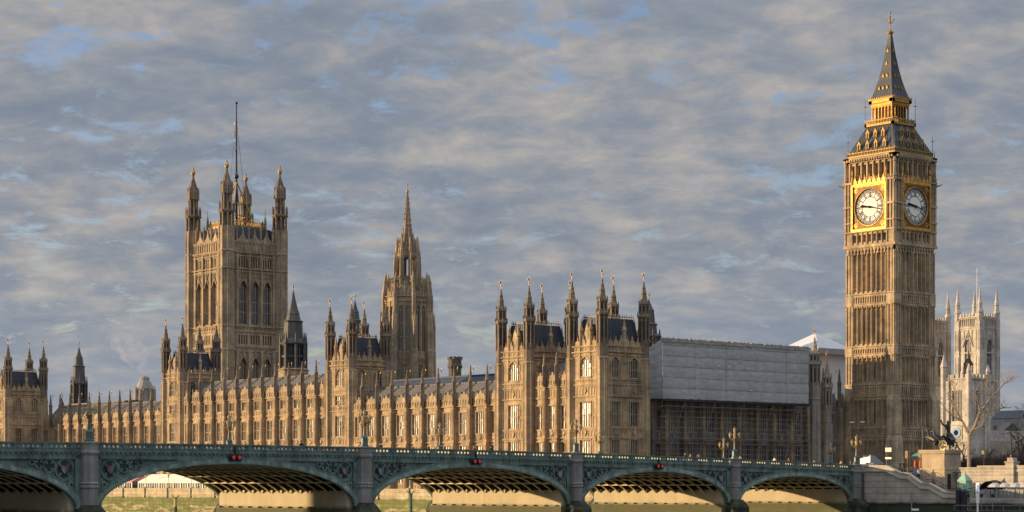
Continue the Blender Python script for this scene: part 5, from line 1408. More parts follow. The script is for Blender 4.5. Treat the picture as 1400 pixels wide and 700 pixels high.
# ------------------------------------------------------------------ terrace river wall, lamps, marquees, mooring posts
XT = 11.3
t = thing('terrace_wall', (XT, -110, 0), 'long sunlit terrace river wall with a green tide band below the palace', 'river wall')
mb = MB(FE(XT)); mb.box(-230, 13.0, -.75, 0, -1, 7.85); mb.box(-230, 13.0, -.85, .10, 7.85, 8.1); mb.box(-230, 13.0, -.05, .12, 6.55, 6.75)
mb.box(-230, 13.0, 0, .35, -1, 3.2)
for k in range(24):
    y = 8 - 9.9*k - .35; mb.box(y - .32, y + .32, 0, .30, 6.0, 8.0); mb.box(y - .42, y + .42, -.8, .38, 8.0, 8.25)
part('wall', mb, 'river_stone', t)
LT = None
tl = MB(); tl.lathe(0, 0, [(.20, 0), (.20, .3), (.09, .45), (.06, 2.2), (.16, 2.3), (.20, 2.4), (.30, 2.95), (.12, 3.15), (.03, 3.4)], 8)
tld = tl.data('terrace_lamp', 'cream_paint')
for k in range(3, 20):
    y = 8 - 9.9*k - .35
    o = put('terrace_lamp', tld, None, (XT - .3, y, 8.25)); tag(o, 'slim pale lamp post standing on a pier of the terrace river wall', 'lamp post', 'terrace lamps on the river wall')
def marquee(label, y0, y1, cloth, roofm):
    t = thing('marquee', (6, (y0+y1)/2, 7.1), label, 'marquee', 'marquees on the terrace')
    mb = MB(); n = int((y1-y0)/3)
    mb.add([(2, y0, 9.6), (10, y0, 9.6), (2, y1, 9.6), (10, y1, 9.6), (6.5, y0, 11.3), (6.5, y1, 11.3)], [(1,3,5,4), (2,0,4,5), (0,1,4), (3,2,5), (0, 2, 3, 1)])
    mb.box(9.98, 10.05, y0, y1, 9.25, 9.62); part('canopy', mb, roofm, t)
    for i in range(n + 1):
        q = MB(); y = y0 + (y1-y0)*i/n; q.box(9.85, 10.0, y - .12, y + .12, 7.1, 9.6); part('post', q, 'white_paint', t)
    for i in range(n): 
        for j in (1, 2): q = MB(); y = y0 + (y1-y0)*(i + j/3)/n; q.box(9.88, 9.96, y - .05, y + .05, 7.1, 9.3); part('glazing_bar', q, 'white_paint', t)
    q = MB(); q.quad((9.8, y0, 7.1), (9.8, y1, 7.1), (9.8, y1, 9.3), (9.8, y0, 9.3)); part('glazed_front', q, cloth, t)
marquee('long cream marquee with a glazed front on the terrace, seen through the widest arch', -146, -112, 'glass', 'cream_canvas')
marquee('pink roofed marquee on the terrace, left of the cream one', -178, -149, 'black', 'pink_canvas')
def mooring(px, d, top, lab, m_, fork):
    a_, b_ = 2388/3695.3, 2820/3695.3; r = (px - 700)/2820*d
    x, y = 251.2 - b_*r - a_*d, 272 + a_*r - b_*d
    t = thing('mooring_post', (x, y, -1), lab, 'mooring post', 'mooring posts in the river')
    mb = MB(); mb.tube((x, y, -1), (x, y, top), .30, .28, 10); mb.tube((x, y, top), (x, y, top + .12), .36, .36, 10); part('pile', mb, m_, t)
    if fork:
        q = MB(); q.tube((x, y, top), (x - .5, y + .4, top + .7), .10, .08, 6); q.tube((x, y, top), (x + .5, y - .4, top + .7), .10, .08, 6); q.tube((x, y, top), (x, y, top + .4), .07, k=6); part('forked_top', q, 'mooring_green', t)
mooring(240, 345, 6.5, 'yellowish mooring post with a small forked top below the widest arch', 'mooring', True)
mooring(561.5, 350, 7.2, 'green fork topped mooring post below the second arch', 'mooring_green', True)
mooring(648, 300, 5.6, 'pale low mooring post near the pier base under the second arch', 'mooring', False)
mooring(918, 318, 6.4, 'pale stubby mooring post under the third arch', 'mooring', False)
mooring(1152, 332, 6.2, 'pale mooring post under the last arch beside the bank', 'mooring', False)

# ------------------------------------------------------------------ embankment wall with the stair, beyond the bridge end
XW = -2.0
def pl(pts, y):
    for (a, za), (b, zb) in zip(pts, pts[1:]):
        if a <= y <= b: return za + (zb - za)*(y - a)/(b - a)
    return pts[-1][1] if y > pts[-1][0] else pts[0][1]
STEP = [(59, 11.95), (63.6, 11.95), (66.4, 10.82), (67.9, 10.78), (70.4, 9.25), (72.0, 9.2), (74.9, 7.88), (79.4, 7.85)]
bank = thing('embankment_wall', (XW, 70, 0), 'pale ashlar embankment wall with a stair parapet stepping down from the bridge end', 'river wall')
mb = MB(FE(XW)); ys = [59.2 + .4*i for i in range(51)]
for a, b in zip(ys, ys[1:]): mb.add([(a, 0, -1), (b, 0, -1), (b, 0, pl(STEP, b) - .95), (a, 0, pl(STEP, a) - .95)], [(0, 1, 2, 3)])
mb.box(79.6, 130, -.8, 0, -1, 6.9)
mb.fr = FE(XW); mb.box(79.4, 130, 0, .18, 5.9, 6.2); mb.box(59.2, 79.6, 0, .16, 6.0, 6.25)
part('wall', mb, 'bank_stone', bank)
mb = MB(FE(XW))
for a, b in zip(ys, ys[1:]):
    for lo, hi, p in ((-.95, -.70, .28), (-.70, -.22, .06), (-.22, .02, .20)):
        za, zb = pl(STEP, a), pl(STEP, b)
        mb.add([(a, p, za+lo), (b, p, zb+lo), (b, p, zb+hi), (a, p, za+hi), (a, -.5, za+lo), (b, -.5, zb+lo), (b, -.5, zb+hi), (a, -.5, za+hi)], [(0,1,2,3), (3,2,6,7), (1,0,4,5), (4,7,6,5)])
part('parapet', mb, 'coping', bank)
mb = MB()
for k in range(34):                                                        # the steps and their west wall
    a = 64.5 + k*.36; z = max(6.9, pl(STEP, a) - 1.0); mb.box(-6.2, XW - .5, a, a + .362, 5, z)
mb.box(-8.2, XW - .5, 58.5, 64.5, 5, 10.93)
part('stair', mb, 'coping', bank)
hr = MB()
for off in (0, .45):
    for a, b in zip(ys[10:], ys[11:]): hr.tube((-3.3, a, pl(STEP, a) + .05 + off), (-3.3, b, pl(STEP, b) + .05 + off), .045, k=5)
for k in range(9): a = 63.5 + 2*k; hr.tube((-3.3, a, pl(STEP, a) - 1), (-3.3, a, pl(STEP, a) + .5), .045, k=5)
part('handrail', hr, 'black', bank)
mb = MB(); mb.box(-8, XW - .5, 76, 130, 5, 6.9); struct('lower_quay', mb, 'paving')
mb = MB(BR); mb.box(143.6, 149.5, -1.2, .30, -1, 12.2); mb.box(143.6, 149.6, -1.3, .42, 11.75, 12.0); mb.box(143.6, 149.6, -1.3, .40, 10.7, 10.95)
mb.box(143.6, 176, -BW - .6, -BW + .0, -1, 12.0)
solo('bridge_abutment', mb, 'bank_stone', 'dark shaded stone abutment wall between the last arch and the stair', 'wall')
mb = MB(BR); strip(mb, 143.6, 320, -BW, 0, lambda s: 10.5, lambda s: 10.93, 40); struct('road', mb, 'asphalt')
mb = MB(); mb.box(-40, -8, 58, 72, 10.2, 10.95); struct('pavement', mb, 'paving')
# upper embankment wall
ew = thing('upper_wall', (-8, 95, 6.9), 'upper stone wall of the embankment road with a lit coping and a square pier', 'wall')
mb = MB(FE(-8)); mb.box(72.8, 130, -.6, 0, 6.0, 10.9); mb.box(72.8, 130, -.7, .14, 10.9, 11.15); mb.box(76.5, 130, -.62, .06, 11.15, 11.62); mb.box(76.5, 130, -.72, .16, 11.62, 11.85)
mb.box(72.8, 76.5, -.62, .06, 11.15, 11.6); mb.box(82.0, 83.5, -.9, .5, 6.0, 12.2); mb.box(81.9, 83.6, -1.0, .6, 12.2, 12.45); mb.box(82.2, 83.3, -.7, .3, 12.45, 13.0)
part('wall', mb, 'bank_stone', ew)
mb = MB(FE(-8)); mb.ext([(78.3, 6.9), (81.1, 6.9), (81.1, 8.4), (80.7, 9.1), (79.7, 9.5), (78.7, 9.1), (78.3, 8.4)], .01, .05); part('doorway', mb, 'black', ew)
mb = MB(FE(-8)); 
for k in range(10):
    a, b = math.pi*k/10, math.pi*(k+1)/10; mb.add([(79.7 - 1.6*math.cos(a), 0, 8.3 + 1.35*math.sin(a)), (79.7 - 1.6*math.cos(b), 0, 8.3 + 1.35*math.sin(b)), (79.7 - 1.75*math.cos(b), 1.5, 8.1 + 1.35*math.sin(b)), (79.7 - 1.75*math.cos(a), 1.5, 8.1 + 1.35*math.sin(a))], [(0,1,2,3)])
part('awning', mb, 'black', ew)
mb = MB(); mb.tube((-8.1, 82.75, 13), (-8.1, 82.75, 16.4), .10, .06, 6); mb.lathe(-8.1, 82.75, [(.28, 13), (.2, 13.4), (.1, 13.7)], 8); mb.tube((-8.1, 82.75, 15.3), (-8.1, 83.6, 15.6), .05, k=5)
solo('lamp_standard', mb, 'bronze', 'dark broken looking lamp mast on the square pier at the far right', 'lamp post')
q = MB()
for k in range(9): x, y = -5.2 + .5*(k % 2), 81.6 + .9*k; q.lathe(x, y, [(1.0, 8.55), (.6, 8.95), (.05, 9.25)], 8)
for k in range(9): x, y = -5.2 + .5*(k % 2), 81.6 + .9*k; q.tube((x, y, 6.9), (x, y, 9.2), .05, k=5)
solo('parasol_row', q, mat('dull_canvas', (.42, .39, .34), .85, var=.15, vscale=1.5), 'row of closed up pale parasols on the lower quay at the right edge', 'parasols')
q = MB(); 
for k in range(14): q.box(-4.1, -4.0, 81.2 + .75*k, 81.8 + .75*k, 6.9, 8.15)
q.box(-4.05, -3.98, 81, 92, 8.1, 8.2)
solo('windbreak', q, 'steel', 'grey slatted windbreak along the lower quay', 'fence')
# floating pier: black piles, gangway beams, small lamps, sign mast
def post(name, x, y, z0, z1, r, m_, lab, cat, grp=None):
    mb = MB(); mb.tube((x, y, z0), (x, y, z1), r, r*.95, 8); mb.ball((x, y, z1), r*1.05, 8, 4); return solo(name, mb, m_, lab, cat, grp)
post('pile', 4.0, 82.2, -1, 8.0, .50, 'black', 'left of the two thick black timber piles beside the green kiosk', 'pile', 'black pier piles'); post('pile', 4.2, 83.4, -1, 7.8, .48, 'black', 'right of the two thick black timber piles beside the green kiosk', 'pile', 'black pier piles')
mb = MB(); mb.box(2.5, 6.0, 82, 125, 1.6, 2.2); mb.box(2.6, 5.8, 83, 124, 2.2, 4.9); mb.box(2.4, 6.2, 82.5, 125, 4.9, 5.15)
part_ = thing('floating_pier', (4, 100, 0), 'dark covered floating pier along the quay at lower right', 'pier'); part('shed', mb, 'black', part_)
mb = MB(); mb.tube((6.15, 83, 5.9), (6.15, 124, 5.9), .05, k=5)
for k in range(15): mb.tube((6.15, 83 + 2.9*k, 5.1), (6.15, 83 + 2.9*k, 5.9), .04, k=5)
part('railing', mb, 'steel', part_)
pl0 = None
for y, lab in ((85.2, 'small black pier lamp nearest the black piles'), (87.6, 'small black pier lamp just left of the sign mast'), (89.6, 'small black pier lamp right of the sign mast')):
    if pl0 is None:
        pl0 = thing('pier_lamp', (5.8, y, 5.1), lab, 'lamp post', 'lamps on the floating pier')
        q = MB(); q.tube((0, 0, 0), (0, 0, 2.0), .06, k=6); put('post', q.data('post', 'steel'), pl0)
        q = MB(); q.lathe(0, 0, [(.10, 2.0), (.26, 2.12), (.28, 2.4), (.36, 2.42), (.06, 2.62)], 8); put('lantern', q.data('lantern', 'black'), pl0)
    else: copy_tree(pl0, (5.8, y, 5.1), lab)
t = thing('sign_mast', (8, 88.6, -1), 'white mast with a tall blue and white sign at lower right', 'sign')
q = MB(); q.tube((8, 88.6, -1), (8, 88.6, 7.3), .13, k=8); part('mast', q, 'white_paint', t)
q = MB(FE(8.15, 88.6)); q.box(-.15, .42, 0, .06, 6.3, 9.2); s_ = part('panel', q, 'white_paint', t)
q = MB(FE(8.15, 88.6)); q.box(-.05, .40, .06, .07, 7.7, 8.9); part('blue_field', q, 'blue_sign', s_)
t = thing('signal_mast', (2.5, 72.2, -1), 'thin grey mast with small floodlights in front of the stair wall', 'mast')
q = MB(); q.tube((2.5, 72.2, -1), (2.5, 72.2, 8.0), .10, k=6); part('mast', q, 'steel', t)
q = MB(); q.box(2.5, 2.9, 72.5, 73.6, 5.0, 5.3); q.tube((2.5, 72.2, 5.1), (2.7, 72.6, 5.15), .06, k=5); part('floodlight', q, 'white_paint', t)
q = MB(); q.tube((2.5, 72.2, 3.9), (2.6, 72.9, 3.9), .05, k=5); q.box(2.4, 2.9, 72.4, 72.9, 3.4, 3.8); part('floodlight', q, 'steel', t)
t = thing('depth_board', (-1.7, 63.6, 3), 'small dark tide board on the wall below the stair', 'sign')
q = MB(FE(XW)); q.box(63.2, 64.4, .0, .15, 5.8, 6.1); q.box(63.7, 63.9, 0, .1, 3.0, 5.8); part('board', q, 'black', t)
# tall green copper-like kiosk at the stair foot
kx, ky = -3.4, 77.6
t = thing('green_kiosk', (kx, ky, 6.9), 'pale green pointed kiosk at the foot of the stair', 'kiosk')
q = MB(); q.sq(kx, ky, [(.70, 6.9), (.70, 9.5), (.76, 9.55)]); part('body', q, 'green_copper', t)
q = MB(); q.sq(kx, ky, [(.80, 9.5), (.76, 9.65), (.10, 10.7), (.03, 10.95)]); part('roof', q, 'green_copper', t)
q = MB(); 
for sx in (-1, 1):
    for sy in (-1, 1): q.box(kx + sx*.69 - .06, kx + sx*.69 + .06, ky + sy*.69 - .06, ky + sy*.69 + .06, 6.9, 9.52)
part('corner_strip', q, 'green_copper', t)

# ------------------------------------------------------------------ plinth and bronze chariot group
PX, PY = -8.2, 69.4
pz0, pz1 = 7.0, 14.35
pn = thing('plinth', (PX, PY, pz0), 'large square cut granite plinth under the bronze chariot group', 'plinth')
mb = MB(); mb.box(PX - 2.3, PX + 2.1, PY - 2.4, PY + 2.3, pz0, 11.4); mb.box(PX - 2.15, PX + 1.95, PY - 2.25, PY + 2.15, 11.4, pz1 - .55)
mb.box(PX - 2.4, PX + 2.2, PY - 2.5, PY + 2.4, pz1 - .55, pz1 - .25); mb.box(PX - 2.5, PX + 2.3, PY - 2.6, PY + 2.5, pz1 - .25, pz1); mb.box(PX - 2.38, PX + 2.18, PY - 2.48, PY + 2.38, 11.25, 11.55)
part('block', mb, 'stone_pale', pn)
mb = MB(); mb.quad((PX + .5, PY + 2.31, 8.2), (PX + 1.4, PY + 2.31, 8.2), (PX + 1.4, PY + 2.31, 10.6), (PX + .5, PY + 2.31, 10.6)); part('doorway', mb, 'black', pn)
def skin_mesh(name, pts, edges, radii, mats, root=0, sub=2, matfn=None):
    me = bpy.data.meshes.new(name); me.from_pydata(pts, edges, []); me.update()
    o = bpy.data.objects.new(name, me); COL.objects.link(o)
    sk = o.modifiers.new('s', 'SKIN'); sk.use_smooth_shade = True
    for i, v in enumerate(me.skin_vertices[0].data):
        r = radii[i]; v.radius = (r, r) if isinstance(r, (int, float)) else r; v.use_root = (i == root)
    ss = o.modifiers.new('b', 'SUBSURF'); ss.levels = sub; ss.render_levels = sub
    dg = bpy.context.evaluated_depsgraph_get(); new = bpy.data.meshes.new_from_object(o.evaluated_get(dg)); new.name = name
    bpy.data.objects.remove(o); bpy.data.meshes.remove(me)
    new.materials.clear()
    for q in mats: new.materials.append(MAT[q])
    for p in new.polygons:
        p.use_smooth = True
        if matfn: p.material_index = matfn(p.center)
    return new
def horse_mesh(flip, rear):
    # x forwards; rearing horse, hind hooves on the base
    P = [(0, 0, 1.15), (.5, 0, 1.32 + rear*.2), (1.0, 0, 1.58 + rear*.3), (1.28, 0, 1.98 + rear*.35), (1.48, 0, 2.42 + rear*.35), (2.02, 0, 2.22 + rear*.3),
         (-.15, .24, .98), (.10, .27, .72), (-.32, .27, .42), (-.16, .27, .04), (-.15, -.24, .98), (.22, -.27, .70), (-.18, -.27, .42), (-.02, -.27, .04),
         (1.15, .26, 1.34 + rear*.3), (1.72, .28, 1.42 + rear*.4), (1.74, .28, .98 + rear*.4), (1.15, -.26, 1.34 + rear*.3), (1.66, -.28, 1.62 + rear*.4), (1.92, -.28, 1.22 + rear*.4),
         (-.32, 0, 1.28), (-.68, 0, 1.08), (-.82, 0, .62)]
    E = [(0,1),(1,2),(2,3),(3,4),(4,5),(0,6),(6,7),(7,8),(8,9),(0,10),(10,11),(11,12),(12,13),(2,14),(14,15),(15,16),(2,17),(17,18),(18,19),(0,20),(20,21),(21,22)]
    Rr = [.41,.38,.38,.22,.17,.10,.25,.16,.09,.10,.25,.16,.09,.10,.18,.11,.08,.18,.11,.08,.10,.11,.05]
    return skin_mesh('horse', [(x, y*flip, z) for x, y, z in P], E, Rr, ['bronze'])
cg = thing('chariot_statue', (PX, PY, pz1), 'dark bronze group of a chariot, rearing horses and a robed queen with a spear', 'statue')
hd = R(-100)                                                                # horses face south, towards the bridge
def put_dir(name, me, loc, sc_=1.2):
    o = put(name, me, cg, (PX + loc[0], PY + loc[1], pz1 + loc[2]), R(-90)); o.scale = (sc_,)*3; return o
for dx, rr, fl_ in ((.80, .75, 1), (-.75, .35, -1)):
    put_dir('horse', horse_mesh(fl_, rr), (dx, -.3, 0.0))
F = [(0,0,.9),(0,0,1.35),(0,0,1.75),(0,0,1.95),(0,0,2.2),(.0,.15,.45),(0,.17,0),(0,-.15,.45),(0,-.17,0),(.0,.30,1.7),(.25,.55,1.85),(.35,.72,2.3),(0,-.30,1.7),(.2,-.55,1.95),(.2,-.7,2.45)]
FEg = [(0,1),(1,2),(2,3),(3,4),(0,5),(5,6),(0,7),(7,8),(2,9),(9,10),(10,11),(2,12),(12,13),(13,14)]
FR = [.30,.22,.25,.09,.15,.30,.36,.30,.36,.13,.10,.07,.13,.10,.07]
put_dir('queen', skin_mesh('queen', [(x, y, z*1.12) for x, y, z in F], FEg, FR, ['bronze']), (.1, 1.35, .85), 1.5)
F2 = [(x*1, y*.8, z*.62) for x, y, z in F[:13]] 
cr_ = skin_mesh('crouching_figure', [(x + z*.35, y, z*.8) for x, y, z in F2], FEg[:12], [r*.85 for r in FR[:13]], ['bronze'])
put_dir('crouching_figure', cr_, (.65, 1.5, .85), 1.35); put_dir('crouching_figure', cr_, (-.6, 1.6, .85), 1.35)
cl = MB(); 
cl.v = []; q = [(-.6 + .0, 0)]
cl.lathe(PX + .05, PY + 1.45, [(.55, pz1 + .75), (.95, pz1 + .85), (1.0, pz1 + 1.5), (1.1, pz1 + 1.55), (.95, pz1 + 1.56), (.85, pz1 + .95)], 14)
cl.tube((PX, PY + .6, pz1 + .8), (PX, PY - 1.6, pz1 + 1.35), .09, k=6)
part('chariot', cl, 'bronze', cg)
for sx in (-1, 1):
    w = MB(Frame((PX + sx*1.25, PY + 1.35), (0, 1), (1, 0)))
    for i in range(16):
        a, b = 2*math.pi*i/16, 2*math.pi*(i+1)/16; w.tube((.70*math.cos(a), 0, pz1 + .72 + .70*math.sin(a)), (.70*math.cos(b), 0, pz1 + .72 + .70*math.sin(b)), .10, k=5)
    for i in range(8): a = math.pi*i/4; w.tube((0, 0, pz1 + .72), (.66*math.cos(a), 0, pz1 + .72 + .66*math.sin(a)), .06, k=5)
    w.ball((0, 0, pz1 + .72), .20, 8, 5); w.tube((0, 0, pz1 + .72), (0, sx*.45, pz1 + .70), .05, .02, 5)
    wl_ = part('wheel', w, 'bronze_gilt' if sx > 0 else 'bronze', cg)
sp_ = MB(); sp_.tube((PX + .75, PY + 1.0, pz1 + 1.6), (PX + .9, PY + .8, pz1 + 4.9), .035, .02, 5); part('spear', sp_, 'bronze', cg)
cp = MB()
for k in range(8):                                                           # wind-blown cloak
    a0, a1 = k/8, (k+1)/8
    def cpt(t, s): return (PX + .1 + .55*s, PY + 1.5 + 1.0*t + .12*math.sin(6*t + s), pz1 + 2.75 - 1.35*t + .12*math.sin(9*t))
    cp.quad(cpt(a0, -1 - a0*.4), cpt(a1, -1 - a1*.4), cpt(a1, 1 + a1*.3), cpt(a0, 1 + a0*.3))
part('cloak', cp, 'bronze', cg)
# kiosk, stall, street signs, lamp masts, traffic lights at the bridge end
kx_, ky_ = -9.6, 51.9                                                       # south east corner
t = thing('ticket_kiosk', (kx_ - 1.3, ky_ + 1.4, 10.93), 'small white and beige kiosk with a grey roof at the end of the bridge', 'kiosk')
q = MB(FE(kx_, ky_)); q.ext([(0, 10.93), (1.15, 10.93), (1.15, 12.5), (2.1, 12.5), (2.1, 13.8), (1.9, 13.5), (0, 13.2)], -.15, .0); part('end_panel', q, 'white_paint', t)
q = MB(); q.box(kx_ - 2.6, kx_ - .2, ky_ + 1.2, ky_ + 2.6, 10.93, 12.3); part('body', q, 'cream_paint', t)
q = MB(); q.add([(kx_ - 2.8, ky_ - .1, 12.6), (kx_ - .16, ky_ - .1, 12.6), (kx_ - .16, ky_ + 2.8, 12.3), (kx_ - 2.8, ky_ + 2.8, 12.3), (kx_ - 2.8, ky_ + .6, 13.7), (kx_ - .16, ky_ + .6, 13.7)], [(2,3,4,5), (0,1,5,4), (1,2,5), (3,0,4), (0,3,2,1)]); part('roof', q, mat('kiosk_roof', (.12, .12, .125), .8), t)
q = MB(); q.box(kx_ - 1.9, kx_ - 1.2, ky_ + 2.6, ky_ + 2.63, 11.5, 12.1); part('hatch', q, 'sheet_white', t)
t = thing('souvenir_stall', (-13.4, 61.2, 10.95), 'souvenir stall hung with orange goods under a green umbrella', 'stall')
q = MB(); q.lathe(-13.4, 61.2, [(1.55, 13.5), (.9, 13.9), (.06, 14.3)], 8); part('umbrella', q, 'green_canvas', t)
q = MB(); q.tube((-13.4, 61.2, 10.95), (-13.4, 61.2, 14.3), .05, k=6); part('pole', q, 'steel', t)
rnd = random.Random(11); q = MB()
for k in range(9): x, y = -13.4 + rnd.uniform(-.6, .6), 61.2 + rnd.uniform(-.8, .8); q.lathe(x, y, [(.30, 11.6), (.34, 12.2), (.22, 13.0 + rnd.uniform(-.3, .2))], 7)
part('hanging_goods', q, 'orange_cloth', t)
q = MB(); q.box(-14.2, -12.6, 60.2, 62.2, 10.95, 11.7); part('counter', q, 'coat_navy', t)
def traffic_light(x, y, lab, z=10.95):
    t = thing('traffic_light', (x, y, z), lab, 'traffic light', 'traffic lights by the bridge end')
    q = MB(); q.tube((x, y, z), (x, y, z + 3.4), .07, k=6); part('pole', q, 'amber', t)
    q = MB(); q.box(x - .22, x + .22, y - .24, y + .24, z + 2.3, z + 3.5)
    for k in range(3): q.box(x + .22, x + .42, y - .2, y + .2, z + 2.55 + .33*k, z + 2.6 + .33*k)
    part('signal_head', q, 'amber', t)
traffic_light(-16.67, 55.92, 'ochre backed traffic light behind the green umbrella'); traffic_light(-9.54, 64.30, 'ochre traffic light close against the left side of the plinth', 10.95)
traffic_light(-17.53, 64.51, 'traffic light just right of the plinth behind the wall', 10.9); traffic_light(-21.30, 67.71, 'traffic light between the tall pale tree and the square pier', 10.9)
t = thing('street_sign', (-19.55, 49.20, 10.93), 'signpost with two pale plates behind the grey roofed kiosk', 'sign')
q = MB(); q.tube((-19.55, 49.20, 10.93), (-19.55, 49.20, 15.4), .06, k=6); part('post', q, 'steel', t)
q = MB(FE(-19.40, 49.20)); q.box(-.1, 1.2, 0, .06, 14.4, 15.1); part('plate', q, 'cream_paint', t)
q = MB(FE(-19.40, 49.20)); q.box(-.1, 1.2, 0, .06, 13.2, 13.5); part('plate', q, 'white_paint', t)
t = thing('street_lamp', (-36.71, 28.35, 10.93), 'tall thin street lamp with two short arms in front of the clock tower base', 'street lamp')
q = MB(); q.tube((-36.71, 28.35, 10.93), (-36.71, 28.35, 20.2), .09, .06, 6); q.tube((-36.71, 27.05, 20.2), (-36.71, 29.65, 20.2), .05, k=5); part('mast', q, 'steel', t)
for dy in (-1.2, 1.2): q = MB(); q.box(-36.91, -36.51, 28.35 + dy - .35, 28.35 + dy + .35, 20.1, 20.3); part('lamp_head', q, 'white_paint', t)
mb = MB(); mb.tube((-12.16, 62.59, 10.9), (-12.16, 62.59, 17.6), .07, .05, 6); mb.ball((-12.16, 62.59, 17.7), .12)
solo('flag_pole', mb, 'steel', 'thin bare pole standing left of the bronze chariot group', 'pole')

# ------------------------------------------------------------------ trees, winter shrubs, far houses
def twig_tree(name, x, y, z, h, lab, seed, m_trunk, m_twig, r0=.35, spread=.6, depth=5, lean=(0, 0), grp=None, fork=.45, minr=.012, stubby=False):
    rnd = random.Random(seed); t = thing(name, (x, y, z), lab, 'tree', grp); tr = MB(); cr = MB()
    def grow(p, d, l, r, lev):
        q = p; segs = 3
        for i in range(segs):
            d = (d + Vector((rnd.uniform(-1, 1), rnd.uniform(-1, 1), rnd.uniform(-.4, .6)))*.13).normalized(); q2 = q + d*l/segs
            r2 = r*(1 - .28*(i+1)/segs); (tr if lev < 2 else cr).tube(q, q2, r*(1 - .28*i/segs), r2, 6 if lev < 2 else (4 if lev < 4 else 3), caps=False); q = q2
        if lev >= depth or r < minr: return
        n = 2 if lev == 0 else rnd.choice((2, 3, 3))
        for k in range(n):
            nd = (d + Vector((rnd.gauss(0, 1), rnd.gauss(0, 1), rnd.gauss(.15, .6)))*spread).normalized()
            grow(q - d*l*rnd.uniform(0, .35) if k else q, nd, l*rnd.uniform(.6, .85), r*rnd.uniform(.5, .72), lev + 1)
    grow(Vector((x, y, z)), Vector((lean[0], lean[1], 1)).normalized(), h*fork, r0, 0)
    part('trunk', tr, m_trunk, t)
    if cr.v: part('crown', cr, m_twig, t)
    return t
# the pale pruned plane tree: limbs laid out as they fork
tx, ty, tz = -30.3, 58.0, 10.9
t = thing('plane_tree', (tx, ty, tz), 'pale sunlit bare plane tree with a forked trunk and pruned limbs', 'tree')
RT = Vector((-.763, .646, 0)).normalized()                                   # across the view, real limbs also lean in depth
def tp(r, h, dpt=0.0): return Vector((tx, ty, tz)) + RT*r + Vector((0, 0, h)) + Vector((-.646, -.763, 0))*dpt
tr = MB(); LIMBS = [([(0, 0, 0), (-.05, 3, 0), (.05, 6.4, .1)], .35, .27), ([(.05, 6.3, .1), (-1.0, 8.6, .6), (-2.3, 11.0, 1.2), (-3.2, 12.6, 1.4)], .26, .10), ([(.05, 6.3, .1), (.9, 8.0, -.5), (1.4, 9.8, -.9), (3.0, 12.0, -1.0), (5.4, 14.6, -.6)], .28, .10),
    ([(1.4, 9.8, -.9), (3.2, 10.3, .2), (5.8, 10.9, .8), (7.4, 11.0, 1.4)], .15, .05), ([(-2.3, 11, 1.2), (-2.6, 13, 1.0), (-1.9, 15.2, .6)], .13, .04), ([(3.0, 12.0, -1), (3.1, 13.8, -1.2), (2.2, 15.4, -1.2)], .12, .04), ([(5.4, 14.6, -.6), (7.6, 16.2, -.2)], .09, .03),
    ([(-1.0, 8.6, .6), (-3.2, 9.8, 0), (-5.6, 12.5, -.6)], .13, .03), ([(1.6, 10.2, -.9), (1.0, 12.2, -1.6), (.6, 13.4, -1.6)], .10, .04), ([(.5, 7.2, -.3), (1.8, 7.9, -1.5), (2.4, 9.4, -2.2)], .10, .03)]
rnd = random.Random(21); tw = MB()
for pts, ra, rb in LIMBS:
    n = len(pts) - 1
    for i in range(n): tr.tube(tp(*pts[i]), tp(*pts[i+1]), ra + (rb-ra)*i/n, ra + (rb-ra)*(i+1)/n, 7)
    for k in range(24 if ra < .28 else 0):
        i = rnd.randrange(n); f = rnd.random(); p = tp(*pts[i]).lerp(tp(*pts[i+1]), f)
        d = Vector((rnd.gauss(0, 1), rnd.gauss(0, 1), rnd.uniform(.3, 1.4))).normalized(); q = p + d*rnd.uniform(.7, 1.8); tw.tube(p, q, .035, .02, 4)
        for j in range(3): d2 = (d + Vector((rnd.gauss(0, .6), rnd.gauss(0, .6), rnd.gauss(.3, .4)))).normalized(); tw.tube(q, q + d2*rnd.uniform(.4, 1.0), .018, .010, 3)
part('trunk', tr, 'bark_light', t); part('crown', tw, 'bark_light', t)
def at(px, d, z=None):
    a_, b_ = 2388/3695.3, 2820/3695.3; r = (px - 700)/2820*d; return 251.2 - b_*r - a_*d, 272 + a_*r - b_*d
GT = 'bare winter trees behind the embankment wall'
for i, (px, d, h, lab) in enumerate(((1392, 420, 16, 'large dark bare tree at the right edge, tallest of the trees there'), (1375, 470, 12, 'brown twiggy bare tree just left of the tallest edge tree'), (1356, 430, 7.5, 'low reddish brown bare tree below the white church tower'),
        (1340, 450, 7.5, 'bushy dark bare tree behind the pale plane tree'), (1366, 400, 6.5, 'dark bare thorn tree behind the square pier'), (1318, 400, 8.5, 'dark bare tree just right of the plinth'), (1384, 380, 7.0, 'dark twisted bare tree behind the lamp mast'), (1400, 455, 13, 'bare tree cut by the right edge of the view'))):
    x, y = at(px, d); twig_tree('bare_tree', x, y, 10.9, h, lab, 40 + i, 'bark_dark', 'twig', r0=.16 + h*.012, spread=.75, depth=6 if h > 10 else 5, grp=GT, fork=.30, minr=.008)
GB = 'twiggy shrubs behind the embankment wall'
